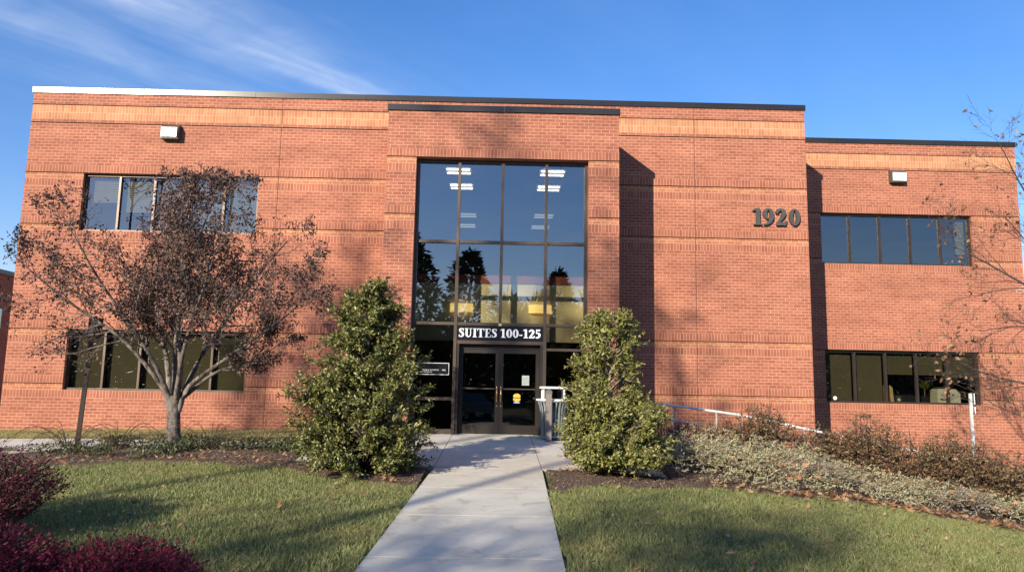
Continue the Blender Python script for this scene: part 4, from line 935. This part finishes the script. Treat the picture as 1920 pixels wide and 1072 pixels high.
# --- red barberries, bottom left
def barberry(label, x, y, H, Wd, seed, leafm, ns, nl):
    z = gz(x, y); t = thing('red_shrub', label, 'shrub', (x, y, z), 'red leaved shrubs in the near left corner')
    p = Plant(seed); rng = np.random.default_rng(seed); PTS = []; DIR = []
    for i in range(ns):
        a = rng.uniform(0, 2 * math.pi); rad = Wd * math.sqrt(rng.random()); hh = H * (1 - .40 * (rad / Wd) ** 2) * rng.uniform(.72, 1.06)
        e = np.array([math.cos(a) * rad, math.sin(a) * rad, hh]); b = np.array([math.cos(a) * rad * .35, math.sin(a) * rad * .35, -.05])
        C, r = p.limb([b, b * .4 + e * .6 + rng.normal(0, .05, 3), e + np.array([math.cos(a) * .05, math.sin(a) * .05, -.01])], .006, .002, 3)
        for j in range(nl):
            u = 1 - .72 * rng.random() ** 1.3; q = C[int(u * (len(C) - 1))]; d = C[-1] - C[-3]
            PTS.append(q + rng.normal(0, .035, 3)); DIR.append(d / np.linalg.norm(d))
    P = np.array(PTS); D = np.array(DIR); n = len(P)
    A = D + rng.normal(0, .55, (n, 3)); Nn = rng.normal(0, .6, (n, 3)); Nn[:, 2] += .5
    link('stem', p.mesh('stem', M['cane']), t); link('foliage', leaf_mesh('foliage', P, A, Nn, rng.uniform(.022, .045, n), rng.uniform(.012, .022, n), M[leafm], .1), t)
barberry('dark purple shrub at the left edge, in front of lawn', -5.22, -12.25, 1.02, 1.06, 61, 'purpleleaf', 520, 38)
barberry('crimson low shrub along the bottom edge, left corner', -3.55, -14.35, .68, .66, 62, 'redleaf', 330, 46)
barberry('crimson low shrub along the bottom edge, rightmost of the reds', -2.58, -14.15, .57, .54, 63, 'redleaf', 280, 46)
barberry('purple red shrub low at the left edge, nearest the camera', -4.55, -14.2, .74, .62, 64, 'redleaf', 300, 44)

# --- roses along the ramp
def rose(label, x, y, H, Wd, seed, ns):
    z = gz(x, y); t = thing('rose_bush', label, 'shrub', (x, y, z), 'bronze leaved rose bushes along the ramp')
    p = Plant(seed); rng = np.random.default_rng(seed); PTS = []; DIR = []
    for i in range(ns):
        a = rng.uniform(0, 2 * math.pi); rad = Wd * rng.random() ** .6; hh = H * rng.uniform(.58, 1.06) * (1 - .25 * rad / Wd)
        e = np.array([math.cos(a) * rad, math.sin(a) * rad, hh]); b = np.array([math.cos(a) * .08, math.sin(a) * .08, -.05])
        C, r = p.limb([b, b * .5 + e * .5 + rng.normal(0, .07, 3), e], .008, .003, 4)
        for j in range(9):
            u = rng.uniform(.35, 1); q = C[int(u * (len(C) - 1))]; d = rng.normal(0, 1, 3); d[2] = abs(d[2]) * .5 + .1; d /= np.linalg.norm(d); L_ = rng.uniform(.08, .2)
            p.br.append((np.array([q, q + d * L_]), np.array([.003, .0015]), 3))
            for u2 in np.linspace(.3, 1, 6): PTS.append(q + d * L_ * u2); DIR.append(d)
    P = np.array(PTS); D = np.array(DIR); n = len(P); A = D * .6 + rng.normal(0, .7, (n, 3)); A[:, 2] -= .1; Nn = rng.normal(0, .6, (n, 3)); Nn[:, 2] += .8
    link('stem', p.mesh('stem', M['cane']), t); link('foliage', leaf_mesh('foliage', P + rng.normal(0, .015, (n, 3)), A, Nn, rng.uniform(.04, .07, n), rng.uniform(.024, .04, n), M['rose'], .12), t)
rose('tall dark rose bush at the handrail right of the dry grass', 5.05, -5.05, 1.45, .80, 71, 100)
rose('rose bush in front of the dark brick corner shadow', 6.10, -5.0, 1.20, .60, 72, 64)
rose('rose bush below the left end of the lower wing window', 6.95, -5.15, 1.52, .74, 73, 96)
rose('rose bush below the middle of the lower wing window', 7.75, -5.35, 1.34, .70, 74, 84)
rose('rose bush below the right end of the lower wing window', 8.45, -5.6, 1.50, .76, 75, 100)
rose('rose bush at the right picture edge beside the ramp', 9.15, -5.9, 1.36, .76, 76, 90)

# --- dry russet grass by the rail head
t = thing('dry_grass_clump', 'russet dry grass clump beneath the head of the handrail', 'grass clump', (4.05, -4.95, gz(4.05, -4.95)))
rng = np.random.default_rng(81); n = 2600; r = .95 * np.sqrt(rng.random(n)); a = rng.uniform(0, 2 * math.pi, n)
B = np.stack([np.cos(a) * r, np.sin(a) * r * .45, np.zeros(n) - .02], 1); A = rng.normal(0, .28, (n, 3)); A[:, 2] = 1
link('foliage', leaf_mesh('foliage', B, A, rng.normal(0, 1, (n, 3)), rng.uniform(.5, .98, n), rng.uniform(.010, .024, n), M['hay'], .1), t)
P2 = Plant(82)
for i in range(90):
    b = np.array([rng.uniform(-.85, .85), rng.uniform(-.35, .35), 0]); P2.limb([b, b + np.array([rng.normal(0, .1), rng.normal(0, .08), .4]), b + np.array([rng.normal(0, .2), rng.normal(0, .12), rng.uniform(.6, .85)])], .005, .002, 3)
link('stem', P2.mesh('stem', M['cane']), t)

# --- juniper carpet
rng = np.random.default_rng(91); PTS = []; DIR = []
for i in range(6800):
    x = rng.uniform(2.55, 12.5); ye = float(lawn_edge(x)) + .25; yt = -4.75 if x > 5.6 else -5.35 + .0 * x
    if x < 3.2: ye += .5
    if yt - ye < .2: continue
    y = ye + (yt - ye) * rng.random(); e = min(1, (y - ye) / .55, (yt - y) / .3 + .3, (x - 2.4) / .7)
    bump = .5 + .5 * math.sin(x * 1.9 + 1.2 * math.sin(y * 2.1)) * math.cos(y * 2.6 + x * .7)
    h = (.08 + .62 * math.sqrt(max(e, 0))) * (.48 + .66 * bump) * float(np.interp(x, [2.6, 5.5, 8, 12], [1.15, 1.1, .75, .6]))
    base_ = np.array([x, y, gz(x, y) + h * rng.uniform(.35, .9)]); az = rng.normal(-1.2, 1.3); d = np.array([math.cos(az) * .8, math.sin(az) * .8, rng.uniform(.1, .75)]); d /= np.linalg.norm(d)
    L_ = rng.uniform(.12, .24)
    for u in np.linspace(.1, 1, 9): PTS.append(base_ + d * L_ * u - np.array([0, 0, .05 * u * u])); DIR.append(d)
PA = np.array(PTS); DA = np.array(DIR)
kd = (np.sin(PA[:, 0] * 2.7 + 1.5 * np.sin(PA[:, 1] * 2.2)) + np.sin(PA[:, 1] * 3.7 + PA[:, 0] * 1.1) + rng.normal(0, .35, len(PA))) > .75
for sel, m_, lab in ((~kd, 'juniper', 'grey green juniper carpet spreading on the slope'), (kd, 'juniperdull', 'dull mauve brown patches within the juniper carpet')):
    P = PA[sel]; D = DA[sel]; n = len(P); A = D + rng.normal(0, .5, (n, 3)); Nn = rng.normal(0, .5, (n, 3)); Nn[:, 2] += .7
    tag(link('juniper_carpet', leaf_mesh('juniper_carpet', P, A, Nn, rng.uniform(.04, .07, n), rng.uniform(.009, .017, n), M[m_], .05)), lab, 'ground cover', kind='stuff')

# --- low green cover and arching canes by the tree
rng = np.random.default_rng(95); PTS = []
for i in range(1500):
    x = rng.uniform(-9.1, -3.3); far = -5.3 if x > -7.3 else float(walk_near(x)) - .1; near = -6.9 + .4 * math.sin(x * 1.3)
    if far < near: continue
    y = near + (far - near) * rng.random() ** .55
    if x < -7.3 and y > -6.9 + .5 * (x + 9): continue

    if math.sin(x * 3.1) + math.sin(y * 4.3 + x) + math.sin(x * 7.7 - y * 3) < -0.1: continue
    c = np.array([x, y, gz(x, y) + .03])
    for k in range(10): PTS.append(c + rng.normal(0, .07, 3) * np.array([1, 1, .3]) + np.array([0, 0, rng.uniform(.0, .18)]))
P = np.array(PTS); n = len(P); A = rng.normal(0, .8, (n, 3)); A[:, 2] += .4; Nn = rng.normal(0, .6, (n, 3)); Nn[:, 2] += .9
tag(link('low_ground_cover', leaf_mesh('low_ground_cover', P, A, Nn, rng.uniform(.04, .075, n), rng.uniform(.02, .038, n), M['greenlow'], .12)), 'dark green leafy ground cover round the tree foot', 'ground cover', kind='stuff')
for k, (x, lab) in enumerate(((-7.6, 'bare arching canes beside the brown sign post'), (-6.75, 'bare arching canes just left of the tree trunk'), (-5.1, 'bare arching canes just right of the tree trunk'), (-4.2, 'bare arching canes beside the left holly'))):
    p = Plant(100 + k); rg = p.rng
    for i in range(22):
        a = rg.uniform(0, 2 * math.pi); L_ = rg.uniform(.7, 1.6); hz = rg.uniform(.22, .55); c, s_ = math.cos(a) * L_, math.sin(a) * L_ * .45
        p.limb([(0, 0, 0), (c * .3, s_ * .3, hz * .85), (c * .6, s_ * .6, hz), (c, s_, hz * .35 + rg.uniform(-.1, .1))], .006, .0025, 3)
    t = thing('arching_shrub', lab, 'shrub', (x, -5.9, gz(x, -5.9)), 'leafless arching shrubs round the tree'); link('stem', p.mesh('stem', M['cane']), t)

# --- lawn blades
def blades(name, label, xr, yr, n, ok, m, hr, lean, seed):
    rng = np.random.default_rng(seed); X = rng.uniform(*xr, n); Y = rng.uniform(*yr, n); k = ok(X, Y, rng); X = X[k]; Y = Y[k]; n = len(X)
    patch = .5 + .5 * np.sin(X * 1.7 + 2 * np.sin(Y * 1.1)) * np.sin(Y * 2.3 + X)
    H = rng.uniform(*hr, n) * (.75 + .45 * patch); a = rng.uniform(0, 2 * math.pi, n); W_ = rng.uniform(.0045, .009, n)
    P = np.stack([X, Y, g(X, Y) - .015], 1); S = np.stack([np.cos(a), np.sin(a), 0 * a], 1) * W_[:, None] * .5
    le = rng.normal(0, lean, (n, 2)) * H[:, None]
    mid = P + np.stack([le[:, 0] * .35, le[:, 1] * .35, H * .6], 1); tip = P + np.stack([le[:, 0], le[:, 1], H], 1)
    V = np.stack([P - S, P + S, mid + S * .8, mid - S * .8, tip], 1).reshape(-1, 3); b = np.arange(n)[:, None] * 5
    F = np.concatenate([b + np.array([[0, 1, 2]]), b + np.array([[0, 2, 3]]), b + np.array([[3, 2, 4]])])
    tag(link(name, fast_mesh(name, V, F, m)), label, 'grass', kind='stuff')
def ok_lawn(X, Y, rng):
    e = lawn_edge(X) + 0.10 * np.sin(X * 5.1) + .07 * np.sin(X * 11.3 + 1) + rng.normal(0, .04, len(X))
    d = 19.5 + Y; off = ((X > path_r(Y) - .02 + .05 * np.abs(np.sin(Y * 4)) + .02 * np.sin(Y * 17)) | (X < path_l(Y) + .02 - .06 * np.abs(np.sin(Y * 3)) - .02 * np.sin(Y * 13)))
    vis = (np.abs(X - 0.1) < .74 * d + .4) & (rng.random(len(X)) < np.clip(9.5 / d, .25, 1) ** 1.2)
    return (Y < e) & off & vis
blades('lawn_grass', 'short lawn grass on both sides of the entrance walk', (-8.8, 9.6), (-14.6, -6.9), 420000, ok_lawn, M['grass'], (.035, .075), .55, 7)
def ok_dead(X, Y, rng):
    q = np.sin(X * 2.1 + 1.3 * np.sin(Y * 1.7)) + np.sin(Y * 3.1 + X * .9) + .8 * np.sin(X * 5.3 - Y * 4.1)
    return ok_lawn(X, Y, rng) & (q + rng.normal(0, .5, len(X)) > 1.25)
blades('dead_grass', 'straw coloured thin patches scattered through the lawn', (-8.8, 9.6), (-14.6, -6.9), 230000, ok_dead, M['drygrass'], (.035, .08), .9, 17)
blades('dry_grass_strip', 'pale dry grass strip along the foot of the left wall', (-14, -3.0), (-3.9, -.05), 90000, lambda X, Y, r: (Y > np.interp(X, [-9, -7.5, -5, -3.5], [-3.0, -3.3, -3.9, -3.9]) + .05 + .05 * np.sin(X * 9)), M['drygrass'], (.04, .10), .6, 8)

# --- fallen leaves
def oak(scale):
    pts = []
    for k in range(18):
        a = 2 * math.pi * k / 18; r = (1.0 if k % 2 == 0 else .48) * (1 + .25 * math.cos(a)); pts.append((math.cos(a) * r * scale, math.sin(a) * r * .62 * scale))
    return np.array(pts)
def leaf_litter(pos, sizes, seed):
    rng = np.random.default_rng(seed); V = []; F = []
    for p, s_ in zip(pos, sizes):
        o = oak(s_); a = rng.uniform(0, 6.28); c, sn = math.cos(a), math.sin(a); nrm = rng.normal(0, .38, 2); curl = rng.uniform(-.5, 1.6)
        b = len(V); V.append((p[0], p[1], p[2]))
        for u, v in o:
            x, y = u * c - v * sn, u * sn + v * c; V.append((p[0] + x, p[1] + y, p[2] + x * nrm[0] + y * nrm[1] + curl * (u * u + v * v) / s_ * .35))
        for k in range(18): F.append((b, b + 1 + k, b + 1 + (k + 1) % 18))
    return np.array(V), np.array(F)
rng = np.random.default_rng(31); pos = []; sz = []
for i in range(1500):
    x = rng.uniform(3.3, 12); ye = float(lawn_edge(x)); q = rng.random()
    y = ye + (rng.normal(.16, .22) if q < .66 else rng.uniform(0, 2.0)); h = .06 if q < .6 else .46
    if x < 4.4 and rng.random() < .6: continue
    pos.append((x, y, gz(x, y) + h * rng.uniform(.5, 1.1))); sz.append(rng.uniform(.035, .085))
for i in range(420):
    x = rng.uniform(-7.5, -1.4); y = float(lawn_edge(x)) + rng.uniform(.05, 2.4) * rng.random() ** .8; 
    pos.append((x, y, gz(x, y) + .055)); sz.append(rng.uniform(.025, .055))
for i in range(70):
    x = rng.uniform(1.0, 2.6); y = rng.uniform(-7.2, -6.9); pos.append((x, y, gz(x, y) + .05)); sz.append(rng.uniform(.03, .055))
for i in range(430):
    x = rng.uniform(-6, 8.5); y = rng.uniform(-14, float(lawn_edge(x)))
    if path_l(y) - .1 < x < path_r(y) + .1: continue
    pos.append((x, y, gz(x, y) + .05)); sz.append(rng.uniform(.022, .05))
V, F = leaf_litter(pos, sz, 32)
tag(link('leaf_litter', fast_mesh('leaf_litter', V, F, M['oakleaf'])), 'orange brown fallen oak leaves scattered over beds and lawn', 'leaves', kind='stuff')
def single_leaf(x, y, s_, lab, lift=.07, m='tanleaf'):
    V, F = leaf_litter([(0, 0, 0)], [s_], int(abs(x * 100))); tag(link('fallen_leaf', fast_mesh('fallen_leaf', V, F, M[m]), None, (x, y, gz(x, y) + lift)), lab, 'leaf', 'single fallen leaves lying apart')
single_leaf(-4.1, -10.75, .075, 'single pale leaf in the middle of the left lawn')
single_leaf(-.52, -12.35, .03, 'small dark leaf on the walk, left one near the bottom', .03, 'oakleaf')
single_leaf(.10, -12.3, .028, 'small dark leaf on the walk, centre near the bottom', .03, 'oakleaf')
single_leaf(2.3, -11.9, .07, 'brown leaf on the shaded right lawn near the bottom', .08, 'oakleaf')
# bark chips on the beds
rng = np.random.default_rng(41); n = 16000; X = rng.uniform(-9, 10, n); E_ = lawn_edge(X); far = np.where((X > -3.4) & (X < 2.9), -6.88, np.where(X < 0, -5.3, -5.0)); Y = E_ + (far - E_) * rng.random(n) ** 1.1
k = ((X < path_l(Y) - .04) | (X > path_r(Y) + .05)) & ~((X > 3.6) & (Y > E_ + .4)); X = X[k]; Y = Y[k]; n = len(X)
A = rng.normal(0, 1, (n, 3)); A[:, 2] *= .3; Nn = rng.normal(0, .3, (n, 3)); Nn[:, 2] += 1
tag(link('bark_chips', leaf_mesh('bark_chips', np.stack([X, Y, g(X, Y) + .045], 1), A, Nn, rng.uniform(.02, .06, n), rng.uniform(.01, .022, n), M['chip'], 0.02)), 'brown bark chips strewn over the planting beds', 'mulch', kind='stuff')

# ------------------------------------------------------------------ bare tree at the right edge
BX, BY_ = 10.55, -6.3; t = thing('bare_tree', 'nearly leafless tree reaching in from the right edge', 'tree', (BX, BY_, gz(BX, BY_)))
p = Plant(131)
p.limb([(0, 0, -.2), (.05, 0, 1.2), (-.02, 0, 3.0), (.1, 0, 5.0), (.15, .1, 7.6)], .17, .03, 10)
PB = dict(lv=4, segs=[6, 6, 4, 3], wob=.10, up=[.02, .03, .03, .02], tap=.35, n=[9, 6, 4, 0], t0=[.3, .2, .15, 0], ang=[(25, 50), (25, 55), (25, 60), (0, 0)], ratio=[.5, .6, .6, .5], rr=[.42, .5, .55, .6], rmin=.003)
limbs = [([(0, 0, 2.6), (-.9, .1, 2.55), (-1.8, .2, 2.75), (-2.5, .3, 3.1)], .028), ([(0, 0, 3.2), (-.8, -.3, 3.5), (-1.6, -.4, 3.55), (-2.3, -.5, 3.45)], .028), ([(0, 0, 3.9), (-.7, .3, 4.3), (-1.5, .5, 4.85), (-2.3, .6, 5.3)], .030),
         ([(.02, 0, 4.6), (-.6, -.2, 5.2), (-1.2, -.3, 6.0), (-1.6, -.3, 6.9)], .030), ([(0, 0, 3.0), (.9, .5, 3.8), (1.6, .8, 4.8)], .030), ([(0, 0, 3.5), (.2, -1.0, 4.2), (.4, -1.9, 5.2)], .030), ([(0, 0, 4.2), (.1, 1.1, 5.0), (0, 2.0, 6.1)], .030), ([(0, 0, 2.2), (-.8, -.1, 2.0), (-1.6, 0, 2.1), (-2.2, .1, 2.5)], .020)]
for pts, r0 in limbs:
    C, r = p.limb(pts, r0, .006, 6); p.children(C, r, float(np.sum(np.linalg.norm(np.diff(C, axis=0), axis=1))), 0, PB, .3)
link('trunk', p.mesh('trunk', M['twig']), t)
P, D = p.tiparr(2); rng = np.random.default_rng(5); k = rng.random(len(P)) < .09; P = P[k]; D = D[k]; n = len(P); A = D * .3 + rng.normal(0, .5, (n, 3)); A[:, 2] -= .5
link('crown', leaf_mesh('crown', P, A, rng.normal(0, 1, (n, 3)), rng.uniform(.06, .12, n), rng.uniform(.04, .075, n), M['tanleaf'], .25), t)

# ------------------------------------------------------------------ trees behind the camera: they shade the lawn and show in the glass
def evergreen(seed, n=2700):
    rng = np.random.default_rng(seed); H = 12.0; h = rng.random(n) ** .8; a = rng.uniform(0, 6.283, n)
    R0 = np.interp(h, [0, .08, .3, .6, .85, 1], [1.6, 2.5, 2.5, 1.8, .9, .1]) * (1 + .16 * np.sin(3 * a + 11 * h) + .12 * np.sin(7 * a - 23 * h)); r = R0 * rng.uniform(.45, 1.22, n)
    P = np.stack([np.cos(a) * r, np.sin(a) * r, H * (.05 + .95 * h)], 1); A = np.stack([np.cos(a), np.sin(a), rng.uniform(-.3, .6, n)], 1) + rng.normal(0, .4, (n, 3)); Nn = rng.normal(0, .6, (n, 3)); Nn[:, 2] += .6
    c = leaf_mesh('crown', P, A, Nn, rng.uniform(.35, .75, n), rng.uniform(.16, .32, n), M['fir'], .1)
    q = Plant(seed); q.limb([(0, 0, -.2), (0, 0, 5), (0, 0, 11)], .22, .04, 8); return q.mesh('trunk', M['twig']), c
tk, cr = evergreen(201); tk2, cr2 = evergreen(202, 1250)
def round_crown(seed, n=2300):
    rng = np.random.default_rng(seed); d = unit(rng.normal(0, 1, (n * 2, 3))); rr = rng.random(n * 2) ** .45 * (1 + .22 * np.sin(d[:, 0] * 7 + d[:, 2] * 5) + .18 * np.sin(d[:, 1] * 9))
    P = d * rr[:, None]; k = (np.sin(P[:, 0] * 6 + 1) + np.sin(P[:, 1] * 5) + np.sin(P[:, 2] * 8 + 2)) > -.55; P = P[k][:n]; n = len(P)
    return leaf_mesh('crown', P, rng.normal(0, 1, (n, 3)), rng.normal(0, 1, (n, 3)), rng.uniform(.06, .13, n), rng.uniform(.03, .06, n), M['dryleaf'], .1)
rc = round_crown(203)
mbt = MB(); mbt.tube([(0, 0, -.3), (.1, 0, 3), (0, .1, 7)], [.16, .13, .08], 8, M['twig']); o_ = mbt.build('trunk'); rt = o_.data; bpy.data.objects.remove(o_)
for i, (x, y, zc_, rx_, rz_) in enumerate([(-19.4, -36, 8.9, 1.9, 1.55), (-16.8, -36.5, 9.3, 2.4, 1.75), (-14.6, -35.8, 8.9, 2.1, 1.7), (-12.9, -36.5, 10.9, 2.2, .95), (-22.5, -36.4, 10.3, 1.6, .8)]):
    t = thing('round_tree', 'round topped leafy tree behind the photographer shading the lawn', 'tree', (x, y, gz(x, y)), 'round trees behind the photographer')
    link('trunk', rt, t); c_ = link('crown', rc, t, (0, 0, zc_ - gz(x, y))); c_.scale = (rx_, rx_, rz_); c_.rotation_euler = (0, 0, i * 1.3)
GE = 'evergreens behind the photographer'
ev = [(-6.4, -36, 1.04), (-2.2, -35.5, .92), (4.0, -37, .86), (-25.5, -38, .93), (9.2, -39, .80), (16, -40, .82), (22, -38, .85), (-30, -37, .95), (28, -41, .95), (-37, -35, .95)]
for i, (x, y, s_) in enumerate(ev):
    t = thing('evergreen_tree', 'dark evergreen tree behind the photographer, mirrored in the windows', 'tree', (x, y, gz(x, y)), GE); t.scale = (s_, s_, s_); t.rotation_euler = (0, 0, i * 1.7)
    far = x < -10 or x > 8; link('trunk', tk2 if far else tk, t); link('crown', cr2 if far else cr, t)
def tall_bare(seed):
    p = Plant(seed); p.limb([(0, 0, -.2), (.1, 0, 4), (-.1, .1, 8), (.1, 0, 13)], .085, .05, 8); C = p.br[-1][0]; r = p.br[-1][1]
    PP = dict(lv=4, segs=[7, 6, 5, 3], wob=.10, up=[.05, .04, .03, .02], tap=.35, n=[17, 6, 4, 0], t0=[.3, .2, .15, 0], ang=[(25, 55), (25, 50), (25, 60), (0, 0)], ratio=[.42, .5, .5, .5], rr=[.45, .5, .55, .6], rmin=.009)
    p.children(C, r, 6.5, 0, PP, .80); m = p.mesh('trunk', M['twig']); P, D = p.tiparr(2); rng = np.random.default_rng(seed); k = rng.random(len(P)) < .16; P = P[k]; n = len(P)
    return m, leaf_mesh('crown', P, rng.normal(0, 1, (n, 3)), rng.normal(0, 1, (n, 3)), rng.uniform(.12, .22, n), rng.uniform(.08, .14, n), M['dryleaf'], .2)
bt, bc = tall_bare(211)
for i, (x, y, s_) in enumerate([(-26.0, -36, 1.60), (-21.2, -37, 1.74), (-16.4, -35, 1.46), (-28.5, -37, 1.5), (13, -36, .7), (20, -35, .75)]):
    t = thing('tall_bare_tree', 'tall bare tree behind the photographer casting thin shadows', 'tree', (x, y, gz(x, y)), 'bare trees behind the photographer'); t.scale = (s_, s_, s_); t.rotation_euler = (0, 0, i * 2.1)
    link('trunk', bt, t); link('crown', bc, t)
t = thing('distant_tree', 'distant bare tree above the neighbouring roof at left', 'tree', (-36, 34, -.4)); link('trunk', bt, t).scale = (.8, .8, .50)

# far woodland beyond the parking lot
rng = np.random.default_rng(301); n = 98000; X = rng.uniform(-150, 150, n); hm = 10.5 + 2.5 * np.sin(X * .21) + 1.6 * np.sin(X * .53 + 1) + .9 * np.sin(X * 1.7); Z = hm * rng.random(n) ** .7; Z[:28000] = rng.uniform(0, 6.5, 28000); P = np.stack([X, rng.uniform(-88, -76, n), Z - 1.2], 1)
A = rng.normal(0, .5, (n, 3)); A[:, 2] += 1; tag(link('woodland', leaf_mesh('woodland', P, A, rng.normal(0, 1, (n, 3)), rng.uniform(1.0, 2.2, n), rng.uniform(.22, .5, n), M['fir'], .1)), 'far woodland behind the photographer, mirrored low in the glass', 'woodland', kind='stuff')
# parked car, seen only as a reflection in the door glass
t = thing('parked_car', 'dark parked car mirrored faintly in the entrance door', 'car', (-1.9, -27.5, gz(-1.9, -27.5)))
paint = mat('dark_car_paint', (.07, .07, .075), .3, 0, .02, 2, coat=.6); rub = mat('tyre_rubber', (.02, .02, .02), .8)
prof = [(-2.2, .35), (-2.2, .75), (-1.9, .92), (-1.2, .98), (-.6, 1.42), (.7, 1.45), (1.5, 1.02), (2.15, .95), (2.22, .4)]
mb = MB(); mb.prism(prof, -.85, .85, paint); mb.build('body', t, bevel=.06)
for x in (-1.35, 1.35):
    for y in (-.80, .80):
        mb = MB(); mb.tube([(x, y - .1, .33), (x, y + .1, .33)], .33, 20, rub); o = mb.build('wheel', t); mb = MB(); s_ = -1 if y < 0 else 1; mb.tube([(x, y + s_ * .101, .33), (x, y + s_ * .112, .33)], .2, 16, M['galv']); mb.build('rim', o)
mb = MB()
for s_ in (-.856, .856): mb.prism([(-1.0, 1.0), (-.52, 1.36), (.02, 1.38), (.02, 1.0)], s_ - .004, s_ + .004, M['black']); mb.prism([(.08, 1.0), (.08, 1.38), (.62, 1.37), (1.25, 1.02)], s_ - .004, s_ + .004, M['black'])
mb.build('window', t)
for y in (-.6, .6): mb = MB(); mb.box(-2.28, -2.2, y - .2, y + .2, .62, .76, M['pale']); mb.build('headlight', t)
t.rotation_euler = (0, 0, R_(70))
